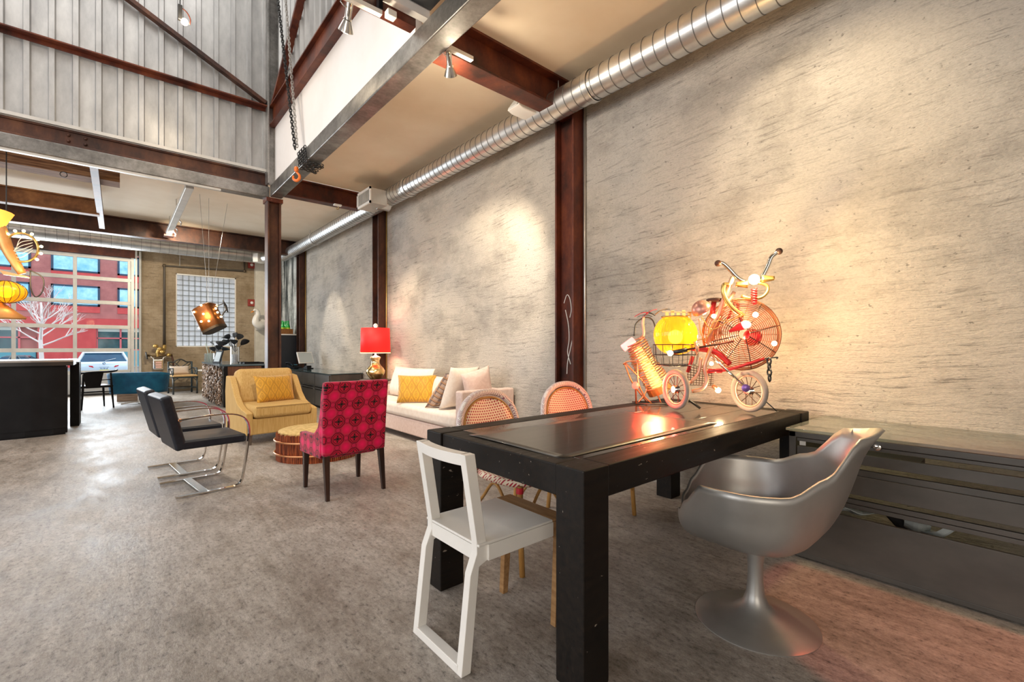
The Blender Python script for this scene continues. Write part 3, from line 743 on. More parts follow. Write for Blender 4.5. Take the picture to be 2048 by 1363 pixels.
# ================================================================ WHITE CHAIR
t = thing('side_chair', 'white wooden sled chair with oak seat front at the table end', 'chair', (.94, 1.525, 0))
for s in (-1, 1):
    y = s * .158
    pr = [(-.02, 0), (.025, 0), (.062, .40), (.092, .44), (.042, .775), (-.004, .79), (-.002, .775), (.045, .46), (.045, .42), (.015, .36)]
    pr = [(-.02, 0), (.022, 0), (.06, .37), (.10, .385), (.10, .445), (.092, .455), (.04, .785), (-.005, .785), (.048, .46), (.048, .42), (.02, .35)]
    MB().prism(pr, 'y', y - .018, y + .018).build('back_post', WHITEL, t, bevel=.003)
B(-.02, .022, -.15, .15, 0, .034).build('sled_bar', WHITEL, t, bevel=.003)
cr = MB()
rg = []
for k in range(13):
    y = -.15 + .3 * k / 12; off = -.018 * (1 - (y / .15) ** 2)
    rg.append([(.002 + off, y, .742), (.042 + off, y, .742), (.038 + off, y, .785), (-.004 + off, y, .785)])
cr.loft(rg).build('crest_rail', WHITEL, t, bevel=.002)
B(.05, .43, -.186, .186, .445, .455).build('seat', WHITEL, t, bevel=.003)
B(.43, .515, -.186, .186, .445, .455).build('seat_front', OAK, t, bevel=.003, label='oak front strip of the seat')
for s in (-1, 1): B(.095, .435, s * .186 - (.022 if s > 0 else 0), s * .186 + (.022 if s < 0 else 0), .385, .444).build('apron', WHITEL, t, bevel=.002)
B(.05, .075, -.15, .15, .39, .444).build('apron', WHITEL, t)
for s in (-1, 1):
    y0 = s * .186 - (.03 if s > 0 else 0)
    MB().prism([(.445, 0), (.475, 0), (.515, .444), (.436, .444), (.437, .40), (.462, .36)], 'y', y0, y0 + .03).build('leg', OAK, t, bevel=.003, label='oak front leg')
B(.49, .512, -.155, .155, .39, .444).build('apron', OAK, t, label='oak front apron')

# ================================================================ TULIP ARMCHAIR
t = thing('pedestal_armchair', 'silver pedestal armchair with one-piece shell and red seat pad', 'chair', (2.08, .82, 0), R(24))
# local: faces +Y, back towards -Y
MB().lathe([(.240, 0), (.240, .004), (.225, .012), (.16, .026), (.09, .045), (.052, .075), (.036, .12), (.030, .18), (.030, .24), (.036, .29), (.060, .335), (.10, .36)], 48).build('pedestal', SILVER, t, smooth='auto')
def key(a, ks):
    for i in range(len(ks) - 1):
        if ks[i][0] <= a <= ks[i + 1][0]:
            q = (a - ks[i][0]) / (ks[i + 1][0] - ks[i][0]); q = q * q * (3 - 2 * q)
            return ks[i][1] + (ks[i + 1][1] - ks[i][1]) * q
    return ks[-1][1]
HK = [(0, .85), (26, .83), (50, .69), (75, .632), (108, .634), (128, .625), (143, .54), (154, .475), (180, .445)]
RK = [(0, .285), (40, .29), (80, .325), (110, .33), (130, .325), (150, .325), (180, .295)]
def shell(u, v):
    a = 360 * u; aa = a if a <= 180 else 360 - a
    h = key(aa, HK); rr = key(aa, RK); zb = .345
    tt = v
    r = rr * (1 - (1 - min(tt, 1)) ** 2.6); z = zb + (h - zb) * tt ** 2.3
    bx = math.sin(R(a)); by = -math.cos(R(a))
    x = bx * r; y = by * r
    lean = max(0, math.cos(R(aa))) ** 1.5 * .10 * max(0, (z - .42) / .4)
    y -= lean
    if aa < 30 and tt > .88: y -= .05 * ((tt - .88) / .12) ** 2 * (1 - aa / 30)
    if 60 < aa < 140:
        k = math.sin(PI * (aa - 60) / 80) * max(0, tt - .8) / .2; x += bx * .022 * k; z -= .006 * k
    return (x, y, z)
MB().grid(lambda u, v: shell(u, .03 + .97 * v), 64, 22, True).build('shell', SILVER, t, smooth=True, solid=.012, off=0, sub=0)
MB().lathe([(.0, 0), (.18, 0), (.205, .012), (.21, .035), (.19, .05), (.0, .056)], 36).xf(Matrix.Translation((0, .045, .425))).build('seat_pad', REDC, t, smooth=True)

# ================================================================ FLAT FILE CABINET
t = thing('flat_file_cabinet', 'gunmetal flat file cabinet with glass top along the right wall', 'cabinet', (2.88, .955, 0))
L = 2.6
B(-.012, .655, -L - .01, .012, .703, .718).build('glass_top', GREENGL, t, bevel=.002)
fr = MB()
fr.bb(0, .03, -.035, 0, .03, .70); fr.bb(0, .03, -L, 0, .668, .70); fr.bb(0, .03, -L, 0, .008, .034); fr.bb(0, .03, -L, -L + .035, .03, .70)
fr.build('frame', GUN, t, bevel=.003)
sd = MB(); sd.bb(.03, .64, -.012, -.002, .03, .70); sd.bb(.03, .64, -L + .002, -L + .012, .03, .70); sd.bb(.03, .64, -L, 0, .012, .03); sd.build('side_panel', GUN, t)
def drawer(z0, z1, y0, y1, nm='drawer_front', x0=.002):
    return B(x0, x0 + .02, y0, y1, z0, z1).build(nm, GUN, t, bevel=.002)
drawer(.648, .666, -L + .04, -.04, 'top_rail')
drawer(.568, .622, -L + .04, -.04); B(.02, .22, -L + .05, -.05, .566, .572).build('shelf', GUN, t)
drawer(.508, .540, -L + .04, -.04, 'rail', .012)
drawer(.410, .508, -L + .04, -.04)
B(.02, .22, -L + .05, -.05, .408, .413).build('shelf', GUN, t)
drawer(.358, .383, -L + .04, -.04, 'rail', .014); drawer(.334, .356, -L + .04, -.04, 'rail', .012)
drawer(.034, .292, -L + .04, -.04, x0=-.004)
B(.02, .62, -L + .05, -.05, .05, .055).build('shelf', GUN, t)
MB().lathe([(.012, 0), (.016, .004), (.016, .012), (.008, .016)], 14).xf(Matrix.Translation((-.0, -.40, .672)) @ Matrix.Rotation(R(-90), 4, 'Y')).build('lock', CHROME, t, smooth='auto')
B(-.004, .0, -.085, -.055, .628, .65).build('label_holder', ALU, t)
B(.03, .21, -.55, -.12, .572, .61).build('portfolio_case', LEATHER, t)
# loose papers lying in the bottom drawer
for k, (y, z, w, a, mt) in enumerate(((-.30, .26, .16, .3, PAPER), (-.42, .262, .10, -.5, simple('black_card', (.03, .03, .03), .6)), (-.53, .268, .10, .2, PAPER), (-.60, .265, .06, .9, PAPER), (-.16, .27, .2, .1, PAPER))):
    mb = MB()
    mb.grid(lambda u, v: ((u - .5) * .18, (v - .5) * w, .03 * math.sin(3 * u + k) + .012 * math.cos(6 * v)), 6, 6).xf(Matrix.Translation((3.03, .955 + y, z + .02)) @ Matrix.Rotation(a, 4, 'Z') @ Matrix.Rotation(R(20), 4, 'Y'))
    labs = ('curled pale paper lying in the bottom drawer beside the black card', 'black card lying in the bottom drawer', 'crumpled pale paper in the middle of the drawer heap', 'small folded paper at the right end of the drawer heap', 'large flat pale sheet at the left of the bottom drawer')
    tag(mb.build('loose_paper', mt, solid=.002), labs[k], 'paper', 'papers in the bottom drawer')

# ================================================================ BISTRO CHAIRS
def bistro(loc, rz, label):
    t = thing('bistro_chair', label, 'chair', loc, rz, 'bistro chairs behind the table')
    # faces -Y, back at +Y
    for s in (-1, 1):
        MB().tube([(s * .20, -.22, 0), (s * .195, -.20, .25), (s * .185, -.19, .45)], .015, 8).build('leg', RATTAN, t, smooth=True)
        MB().tube([(s * .20, .24, 0), (s * .19, .215, .25), (s * .19, .20, .46)], .015, 8).build('leg', RATTAN, t, smooth=True)
        MB().tube(bez([(s * .197, -.21, .16), (s * .195, -.10, .33), (s * .19, 0, .43), (s * .19, .10, .33), (s * .195, .225, .18)], 6), .009, 6).build('brace', RATTAN, t, smooth=True)
        MB().lathe([(.02, 0), (.02, .03)], 10, (s * .187, -.19, .415)).build('binding', REDLAC, t)
        MB().lathe([(.02, 0), (.02, .03)], 10, (s * .19, .20, .43)).build('binding', REDLAC, t)
    MB().tube(bez([(-.197, -.21, .16), (-.1, -.2, .33), (0, -.195, .42), (.1, -.2, .33), (.197, -.21, .16)], 6), .009, 6).build('brace', RATTAN, t, smooth=True)
    st = MB()
    def ring(k, z):
        return [(k * .215 * math.copysign(abs(math.cos(a)) ** .65, math.cos(a)), -.01 + k * .215 * math.copysign(abs(math.sin(a)) ** .65, math.sin(a)), z) for a in [2 * PI * i / 40 for i in range(40)]]
    st.loft([ring(.95, .435), ring(1.0, .448), ring(1.0, .465), ring(.96, .476), ring(.5, .470), ring(.05, .468)])
    st.build('seat', WEAVE, t, smooth=True)
    arch = [(-.19, .20, .44), (-.215, .225, .56), (-.235, .25, .68), (-.20, .272, .80), (-.11, .285, .872), (0, .288, .892), (.11, .285, .872), (.20, .272, .80), (.235, .25, .68), (.215, .225, .56), (.19, .20, .44)]
    A = bez(arch, 6)
    MB().tube(A, .021, 10).build('back_rim', RIMW, t, smooth=True)
    inner = bez([(p[0] * .87, p[1] - .006, .44 + (p[2] - .44) * .93) for p in arch], 6)
    MB().tube(inner, .008, 8).build('inner_hoop', RATTAN, t, smooth=True)
    pan = MB(); rr = []
    n = len(A)
    lo = inner[:n // 2 + 1]; hi = list(reversed(inner))[:n // 2 + 1]
    def pf(u, v):
        k = min(int(u * (n // 2)), n // 2); a = lo[k]; b = hi[k]; p = a + (b - a) * v
        return (p.x, p.y + .018 * math.sin(PI * v), p.z)
    pan.grid(pf, n // 2, 8).build('back_panel', WEAVE, t, smooth=True, solid=.006)
    for s in (-1, 1): MB().lathe([(.026, 0), (.026, .028)], 10, (s * .226, .237, .60)).build('binding', REDLAC, t)
    return t
bistro((1.75, 1.98, 0), R(4), 'red and white woven cane bistro chair in front of the sofa arm')
bistro((2.56, 2.12, 0), R(-6), 'red and white woven cane bistro chair in front of the rusty wall column')

# ================================================================ SOFA AND CUSHIONS
t = thing('sofa', 'low blush linen sofa against the plaster wall', 'sofa', (2.74, 4.04, 0))
B(.03, .72, .02, 2.60, .075, .275).build('base', PINKL, t, bevel=.02)
B(.01, .56, .13, 2.50, .275, .45).build('seat_cushion', IVORY, t, bevel=.06, seg=4)
B(.56, .76, .10, 2.60, .10, .68).build('back', PINKL, t, bevel=.03)
B(.02, .76, .0, .125, .075, .70).build('arm', PINKL, t, bevel=.022, seg=3)
B(.02, .76, 2.50, 2.62, .075, .60).build('arm', PINKL, t, bevel=.022, seg=3)
for x in (.08, .68):
    for y in (.06, 2.54): B(x - .025, x + .025, y - .025, y + .025, 0, .08).build('foot', DWOOD, t)
def cushion(name, w, h, th, mat, loc, rz, tilt, label, cat='cushion', pin=.06, group=None, roll=0):
    o = pillow(w, h, th, pin).build(name, mat, smooth=True)
    o.matrix_world = Matrix.Translation(loc) @ Matrix.Rotation(rz, 4, 'Z') @ Matrix.Rotation(tilt, 4, 'X') @ Matrix.Rotation(roll, 4, 'Y')
    return tag(o, label, cat, group)
cushion('back_cushion', 1.15, .44, .20, IVORY, (3.13, 5.95, .452), R(90), R(14), 'large white back cushion at the lamp end of the sofa', pin=.05)
cushion('back_cushion', 1.1, .34, .18, IVORY, (3.15, 4.85, .452), R(90), R(14), 'lower white back cushion in the middle of the sofa', pin=.03)
cushion('throw_pillow', .50, .37, .15, OGEE2, (2.93, 5.32, .452), R(-35), R(-18), 'mustard ogee-patterned pillow on the sofa')
cushion('throw_pillow', .46, .56, .14, PLAID, (2.99, 4.84, .455), R(188), R(-42), 'plaid wool pillow leaning near the sofa arm')
cushion('throw_pillow', .42, .54, .13, IVORY, (3.0, 4.56, .455), R(184), R(-25), 'white pillow leaning between the plaid pillow and the sofa arm')
cushion('throw_pillow', .38, .44, .13, PINKL, (3.19, 4.27, .49), R(176), R(-5), 'blush pillow standing upright just inside the sofa arm', roll=R(14))

# ================================================================ CRIMSON CHAIR
t = thing('dining_chair', 'crimson medallion-patterned upholstered chair with dark legs seen from behind', 'chair', (1.43, 3.84, 0), R(2))
MB().loft([[(-.255, -.25, .33), (.255, -.25, .33), (.255, -.17, .33), (-.255, -.17, .33)], [(-.262, -.262, .60), (.262, -.262, .60), (.262, -.18, .60), (-.262, -.18, .60)], [(-.262, -.30, .905), (.262, -.30, .905), (.262, -.235, .905), (-.262, -.235, .905)]]).build('backrest', MEDAL, t, bevel=.018, seg=3)
for s in (-1, 1):
    pr = [(-.20, .31), (-.24, .89), (-.21, .80), (-.185, .66), (-.14, .55), (-.06, .49), (.06, .472), (.26, .465), (.27, .45), (.27, .30)]
    x0 = -.262 if s < 0 else .205
    MB().prism(pr, 'x', x0, x0 + .057).build('side_wing', MEDAL, t, bevel=.010)
B(-.21, .21, -.20, .275, .30, .44).build('seat', MEDAL, t, bevel=.03, seg=3)
for sx in (-1, 1):
    for sy in (-1, 1):
        a = .023; b = .014; x = sx * .225; y = sy * .22
        dy = -.045 if sy < 0 else .0
        MB().loft([[(x + i * b + sx * .005, y + j * b + dy, 0) for i, j in ((-1, -1), (1, -1), (1, 1), (-1, 1))], [(x + i * a, y + j * a, .335) for i, j in ((-1, -1), (1, -1), (1, 1), (-1, 1))]]).build('leg', ESPR, t, bevel=.003)
MB().tube([(-.255, -.285, .885), (.255, -.285, .885)], .005, 6).build('piping', simple('maroon_cord', (.12, .004, .01), .6), t)

# ================================================================ ARMCHAIR
t = thing('armchair', 'straw-yellow slope-arm lounge chair', 'armchair', (1.565, 6.20, 0), R(6))
B(-.36, .36, .01, .78, .12, .315).build('base', YELL, t, bevel=.015)
for s in (-1, 1):
    x0 = -.42 if s < 0 else .345
    pr = [(.0, .12), (-.005, .385), (.06, .40), (.20, .42), (.34, .47), (.46, .565), (.56, .70), (.64, .785), (.80, .80), (.84, .60), (.80, .12)]
    MB().prism(pr, 'x', x0, x0 + .075).build('arm', YELL, t, bevel=.012)
B(-.35, .35, .68, .82, .12, .80).build('back_frame', YELL, t, bevel=.02)
mb = B(-.345, .345, -.03, .60, .315, .47); sc = mb.build('seat_cushion', YELL, t, bevel=.05, seg=4)
MB().tube([(-.32, -.032, .45), (.32, -.032, .45)], .005, 6).build('piping', simple('ochre_cord', (.36, .22, .07), .7), sc)
mb = B(-.345, .345, -.10, .10, 0, .46); mb.xf(Matrix.Translation((0, .60, .43)) @ Matrix.Rotation(R(-13), 4, 'X')); mb.build('back_cushion', YELL, t, bevel=.06, seg=4)
for x in (-.37, .37):
    for y in (.06, .74): MB().loft([[(x + i * .02, y + j * .02, 0) for i, j in ((-1, -1), (1, -1), (1, 1), (-1, 1))], [(x + i * .028, y + j * .028, .125) for i, j in ((-1, -1), (1, -1), (1, 1), (-1, 1))]]).build('leg', simple('taupe_wood', (.12, .09, .07), .5), t)
c0 = Vector((1.565, 6.20, 0)) + Matrix.Rotation(R(6), 3, 'Z') @ Vector((.05, .36, 0))
cushion('throw_pillow', .52, .36, .16, OGEE, (c0.x, c0.y, .455), R(18), R(-14), 'mustard ogee-patterned pillow on the straw-yellow armchair')

# ================================================================ OTTOMAN
t = thing('drum_table', 'low oval drum table of bundled copper twigs with cork top', 'table', (1.66, 5.16, 0), R(-10))
mb = MB(); n = 120
for k in range(n):
    a = 2 * PI * k / n; x = .41 * math.cos(a); y = .385 * math.sin(a); r = rnd.uniform(.010, .0135)
    mb.lathe([(r, .0), (r, rnd.uniform(.270, .282))], 6, (x, y, 0))
mb.build('twig_wall', COPSTICK, t, kind='stuff')
def ell(a, b, z, n=48): return [(a * math.cos(2 * PI * i / n), b * math.sin(2 * PI * i / n), z) for i in range(n)]
MB().loft([ell(.40, .375, .02), ell(.40, .375, .272), ell(.40, .375, .29), ell(.385, .36, .296)]).build('top', CORKTOP, t, smooth='auto')
for z in (.075, .205): MB().tube(ell(.432, .405, z, 64), .011, 8, True).build('band', COPPER, t, smooth=True)

# ================================================================ CANTILEVER CHAIRS
def brno(loc, rz, label, first=None):
    if first: return dup(first, loc, rz, label)
    t = thing('cantilever_chair', label, 'chair', loc, rz, 'black cantilever chairs')
    path = bez([(-.235, 0, .012), (.10, 0, .012), (.18, 0, .014), (.222, 0, .045), (.245, 0, .15), (.272, 0, .34), (.282, 0, .46), (.265, 0, .545), (.21, 0, .598), (.10, 0, .622), (-.06, 0, .618), (-.215, 0, .605)], 5)
    for s in (-1, 1):
        mb = MB(); rg = []
        for i, p in enumerate(path):
            a = path[max(i - 1, 0)]; b = path[min(i + 1, len(path) - 1)]; d = (b - a).normalized(); nn = Vector((-d.z, 0, d.x))
            rg.append([(p.x + nn.x * q * .0055, s * .268 + e * .017, p.z + nn.z * q * .0055) for q, e in ((-1, -1), (1, -1), (1, 1), (-1, 1))])
        mb.loft(rg).build('side_frame', CHROME, t, smooth='auto')
    B(-.07, -.01, -.26, .26, .006, .018).build('cross_plate', CHROME, t, bevel=.002)
    st = B(-.19, .272, -.25, .25, .365, .435).build('seat', LEATHER, t, bevel=.022, seg=3)
    mb = B(-.04, .04, -.25, .25, 0, .44); mb.xf(Matrix.Translation((-.185, 0, .365)) @ Matrix.Rotation(R(-14), 4, 'Y')); mb.build('backrest', LEATHER, t, bevel=.022, seg=3)
    for s in (-1, 1): MB().sph((-.205, s * .272, .605), .014, 8, 5, (1, .5, 1)).build('bolt', COPPER, t, smooth=True)
    return t
b0 = brno((.535, 4.665, 0), R(7), 'black leather cantilever chair nearest the camera of the pair')
brno((.475, 5.415, 0), R(5), 'black leather cantilever chair behind the nearer one of the pair', b0)

# ================================================================ LAMP ON SIDE TABLE
t = thing('side_table', 'small dark round side table between sofa and credenza', 'table', (3.17, 7.1, 0))
MB().lathe([(.25, 0), (.25, .02)], 32, (0, 0, .63)).build('top', DWOOD, t, smooth='auto')
MB().lathe([(.18, 0), (.17, .015), (.03, .03), (.025, .63)], 24).build('pedestal', DWOOD, t, smooth='auto')
t = thing('table_lamp', 'mercury-glass table lamp with a scarlet drum shade', 'lamp', (3.17, 7.1, .65))
MB().lathe([(.07, 0), (.085, .01), (.115, .05), (.145, .10), (.15, .14), (.125, .185), (.085, .225), (.065, .26), (.062, .30), (.075, .335), (.085, .35), (.08, .36)], 32).build('base', MERC, t, smooth=True)
MB().lathe([(.08, .36), (.05, .375), (.02, .39), (.012, .42)], 20).build('neck', STONEW, t, smooth='auto')
MB().lathe([(.235, .43), (.225, .83)], 48, cap=False).build('shade', SHADE, t, smooth=True, solid=.004)
MB().tube([(.233 * math.cos(2 * PI * i / 48), .233 * math.sin(2 * PI * i / 48), .43) for i in range(48)], .006, 6, True).build('shade_trim', emit('lit_shade_trim', (1, .72, .35), 1.6), t)
MB().sph((0, 0, .87), .036, 12, 8).build('finial', STONEW, t, smooth=True)
MB().sph((0, 0, .56), .04, 12, 8).build('bulb', BULB, t, smooth=True)
MB().tube([(0, 0, .40), (0, 0, .86)], .006, 6).build('stem', BRASS, t)
light('table_lamp_light', 'POINT', (3.17, 7.1, 1.22), 22, (1, .8, .5), radius=.06)

# ================================================================ CREDENZA, DESK GEAR
t = thing('credenza', 'grey metal credenza with glass top below the trowelled wall', 'credenza', (2.90, 8.45, 0))
CL = 3.3
B(-.02, .62, -.02, CL, .672, .686).build('glass_top', simple('dark_mirror_glass', (.05, .09, .10), .06, .4), t, bevel=.002)
B(.02, .60, 0, CL - .02, .05, .67).build('body', GUN, t, bevel=.004)
B(.05, .58, .04, CL - .06, 0, .05).build('plinth', INK, t)
for k in range(4):
    y = .03 + k * .81
    B(.0, .02, y, y + .78, .44, .655).build('drawer_front', GUN, t, bevel=.003)
    B(-.012, .002, y + .03, y + .75, .40, .425).build('pull', CHROME, t, bevel=.002)
    B(.0, .02, y, y + .78, .07, .385).build('drawer_front', GUN, t, bevel=.003)
    B(-.012, .002, y + .03, y + .75, .355, .38).build('pull', CHROME, t, bevel=.002)
t = thing('monitor', 'small tilted white flat monitor on the credenza', 'monitor', (3.22, 10.85, .687), R(20))
mb = B(-.19, .19, -.015, .015, 0, .27); mb.xf(Matrix.Translation((0, 0, .12)) @ Matrix.Rotation(R(-20), 4, 'X')); mb.build('casing', WHITEL, t, bevel=.008)
mb = B(-.17, .17, -.018, -.014, .02, .25); mb.xf(Matrix.Translation((0, 0, .12)) @ Matrix.Rotation(R(-20), 4, 'X')); mb.build('screen', simple('pale_screen', (.50, .55, .56), .3), t)
MB().tube([(0, .05, .0), (0, .05, .2)], .02, 8).build('stem', INK, t); B(-.12, .12, -.08, .12, 0, .015).build('foot', INK, t, bevel=.005)
t = thing('desk_phone', 'black desk telephone on the credenza left of the monitor', 'telephone', (3.10, 11.35, .687), R(30))
MB().prism([(-.11, 0), (.11, 0), (.11, .09), (-.11, .02)], 'x', -.11, .11).build('base', INK, t, bevel=.006)
MB().tube(bez([(-.12, -.10, .06), (-.12, -.03, .11), (-.12, .05, .13), (-.12, .12, .12)], 5), [.025] + [.018] * 14 + [.025], 8).build('handset', INK, t, smooth=True)
B(-.03, .09, .0, .08, .07, .085).build('display', simple('blue_lcd', (.10, .35, .5), .2), t)
t = thing('card_terminal', 'small black card terminal right of the monitor', 'card terminal', (3.12, 10.45, .687), R(10))
MB().prism([(-.08, 0), (.08, 0), (.09, .05), (-.07, .09)], 'x', -.05, .05).build('body', INK, t, bevel=.008); B(-.035, .035, -.06, .03, .07, .085).build('keypad', STEELD, t)
t = thing('tall_cabinet', 'tall plain black cabinet beside the last wall column', 'cabinet', (3.02, 12.30, 0))
B(0, .5, 0, .95, .04, 1.47).build('carcass', simple('blue_black_laminate', (.016, .02, .028), .4), t, bevel=.004); B(.03, .48, .03, .92, 0, .04).build('plinth', INK, t)
B(-.015, .51, -.01, .96, 1.47, 1.50).build('top_plate', STONEW, t)
for k in (0, 1): B(-.016, .0, .01 + .47 * k, .465 + .47 * k, .06, 1.45).build('door', simple('blue_black_door', (.018, .022, .03), .4), t, bevel=.003)
t = thing('bottle_crate', 'brown wooden crate holding green bottles on the tall cabinet', 'crate', (3.06, 12.42, 1.50))
cr_ = MB(); cr_.bb(0, .02, 0, .62, 0, .13); cr_.bb(.28, .30, 0, .62, 0, .13); cr_.bb(.02, .28, 0, .02, 0, .13); cr_.bb(.02, .28, .60, .62, 0, .13); cr_.bb(.02, .28, .02, .60, 0, .015)
cr_.build('crate_box', m_streak('crate_wood', (.18, .07, .02), (.30, .13, .035), 6, (4, 1, 6), .6), t)
for a, b in ((.17, .33), (.36, .39)): B(-.003, .0, a, b, .05, .09).build('stencil_mark', simple('yellow_stencil', (.75, .6, .1), .6), t)
GBOT = simple('green_bottle_glass', (.01, .34, .05), .1, 0, (.03, .5, .09), 6); GB2 = simple('lime_bottle_base', (.45, .62, .02), .3)
bot0 = None
bl = ['front row, first', 'front row, second', 'front row, third', 'front row, fourth', 'back row, first', 'back row, second', 'back row, third', 'back row, fourth']
for k in range(8):
    loc = (3.06 + (.08 if k < 4 else .21), 12.42 + .09 + .145 * (k % 4), 1.517)
    lab = 'green bottle in the crate, %s from the room side' % bl[k]
    if bot0 is None:
        bot0 = thing('bottle', lab, 'bottle', loc, 0, 'green bottles in the crate')
        MB().lathe([(.045, 0), (.048, .01), (.048, .15), (.04, .19), (.017, .25), (.015, .30), (.018, .305), (.018, .32)], 14).build('body', GBOT, bot0, smooth='auto')
        MB().lathe([(.0485, .07), (.0485, .15)], 14, cap=False).build('label_band', GB2, bot0)
    else: dup(bot0, loc, 0, lab)

# ---- reception desk clad in chips
t = thing('reception_desk', 'reception desk with chip-clad front and walnut end panel', 'desk', (1.52, 10.42, 0))
B(.06, .76, .05, 2.40, .0, .80).build('carcass', INK, t)
B(.10, .70, .02, .05, .03, .79).build('end_panel', WALNUT, t)
fr = MB(); fr.bb(.04, .105, .0, .05, 0, .80); fr.bb(.70, .76, .0, .05, 0, .80); fr.build('end_post', INK, t)
B(-.04, .77, -.02, 2.42, .80, .835).build('top', simple('blue_grey_glass_top', (.10, .16, .20), .12, .2), t, bevel=.003)
mb = MB()
for k in range(1500):
    y = rnd.uniform(.06, 2.4); z = rnd.uniform(.03, .79); x = rnd.uniform(-.035, .02); s = rnd.uniform(.014, .034)
    M_ = Matrix.Translation((x, y, z)) @ Matrix.Rotation(rnd.uniform(0, 6.3), 4, 'X') @ Matrix.Rotation(rnd.uniform(-.9, .9), 4, 'Y')
    n0 = len(mb.v); mb.bb(-.004, .004, -s, s, -s * .45, s * .45); mb.xf(M_, n0)
mb.build('chip_cladding', m_shellchips(), t, kind='stuff')
B(.03, .06, .05, 2.40, .0, .80).build('cladding_board', simple('chip_backing', (.10, .08, .06), .8), t)
def vase(loc, h, seed, label, nl):
    t = thing('vase', label, 'vase', loc); r = random.Random(seed)
    MB().lathe([(.085, 0), (.085, .008), (.08, .01), (.08, h), (.085, h)], 20, cap=False).build('glass', VASEGL, t, smooth='auto')
    MB().lathe([(.05, .01), (.055, h * .55)], 14).build('pebble_fill', simple('grey_pebbles', (.30, .29, .33), .3, 0, (.55, .53, .58), 30), t)
    for k in range(nl):
        a = r.uniform(0, 6.28); tl = r.uniform(.15, .75); L = r.uniform(.16, .26)
        st = Vector((0, 0, h * .7)); en = Vector((math.cos(a) * .12 * tl * 2, math.sin(a) * .12 * tl * 2, h + r.uniform(.02, .20)))
        MB().tube([st, en], .006, 5).build('stem', LEAF, t)
        d = Vector((math.cos(a) * math.sin(tl * 1.5), math.sin(a) * math.sin(tl * 1.5), math.cos(tl * 1.5))); sd = d.cross(Vector((.3, .5, .8))).normalized()
        mb = MB(); mb.grid(lambda u, v: en + d * (L * u) + sd * ((v - .5) * .15 * math.sin(PI * min(1, u * .96 + .04)) ** .7) + Vector((0, 0, -.1 * u * u + .02 * abs(v - .5))), 8, 4)
        mb.build('leaf', LEAF, t, smooth=True, solid=.003)
vase((1.66, 11.85, .836), .20, 4, 'glass vase of drooping black leaves beside the photo frame', 8)
vase((1.82, 10.85, .836), .34, 9, 'tall glass vase with one upright black leaf cluster', 7)
t = thing('photo_frame', 'white and black tilted photo frame on the desk', 'picture frame', (1.58, 11.45, .836), R(-60))
for nm, a, mt in (('frame', (-.10, .10, -.01, .01, 0, .27), INK), ('picture', (-.075, .075, -.013, -.009, .03, .24), simple('pale_print', (.62, .72, .78), .5))):
    mb = B(*a); mb.xf(Matrix.Rotation(R(-18), 4, 'X')); mb.build(nm, mt, t)
mb = B(-.02, .02, .06, .07, 0, .18); mb.build('prop', INK, t)
t = thing('acrylic_box', 'clear acrylic box with a green sprig at the far desk corner', 'box', (1.56, 12.35, .836))
mb = MB(); mb.bb(-.08, .08, -.08, -.075, 0, .2); mb.bb(-.08, .08, .075, .08, 0, .2); mb.bb(-.08, -.075, -.08, .08, 0, .2); mb.bb(.075, .08, -.08, .08, 0, .2); mb.bb(-.08, .08, -.08, .08, 0, .004); mb.build('walls', VASEGL, t)
for a in (.2, 2.2, 4.1): MB().tube(bez([(0, 0, .01), (.03 * math.cos(a), .03 * math.sin(a), .2), (.10 * math.cos(a), .10 * math.sin(a), .42)], 5), .005, 5).build('twig', simple('sage_twig', (.35, .42, .36), .7), t)
t = thing('desk_tray', 'flat black tray on the reception desk top', 'tray', (2.02, 10.62, .836))
mb = MB(); mb.bb(-.10, .26, -.14, .3, 0, .01); mb.build('floor_panel', INK, t); mb = MB(); mb.bb(-.10, .26, -.14, -.13, .01, .03); mb.bb(-.10, .26, .29, .3, .01, .03); mb.bb(-.10, -.09, -.13, .29, .01, .03); mb.bb(.25, .26, -.13, .29, .01, .03); mb.build('rim', INK, t)

# ================================================================ BLUE LOUNGE, BAMBOO CHAIR, WHITE TABLE
t = thing('swivel_lounge', 'blue velvet swivel lounge chair seen from behind', 'armchair', (.34, 12.35, 0), R(-12))
def tub(u, v):
    a = R(-118 + 236 * u); rx, ry = .42, .36
    fl = 1 + .10 * v
    e = abs(2 * u - 1)
    h = .24 + (.42 - .12 * e ** 4) * v
    x = math.copysign(abs(math.sin(a)) ** .75, math.sin(a)) * rx * fl; y = -math.copysign(abs(math.cos(a)) ** .75, math.cos(a)) * ry * fl
    return (x, y, h)
MB().grid(tub, 40, 8).build('tub_back', BLUEV, t, smooth=True, solid=.09, off=0, bevel=0)
MB().lathe([(.0, .24), (.34, .24), (.37, .27), (.37, .38), (.34, .42), (.0, .43)], 32).build('seat', BLUEV, t, smooth=True)
for s in (-1, 1): MB().sph((s * .40, .06, .36), .09, 14, 10, (.7, 2.0, 1.4)).build('arm_bolster', BLUEV, t, smooth=True)
MB().lathe([(.025, 0), (.025, .24)], 12).build('post', CHROME, t, smooth='auto')
for k in range(4):
    a = R(20 + 90 * k); MB().bar((0, 0, .05), (math.cos(a) * .30, math.sin(a) * .30, .012), .04, .02).build('base_arm', CHROME, t)
tag(B(-.02, .55, 13.0, 13.4, 0, .21).build('timber_block', m_streak('grey_brown_block', (.20, .13, .09), (.34, .25, .19), 6, (.6, 5, 5), .8), bevel=.01), 'rough timber block on the floor behind the blue lounge chair', 'block')

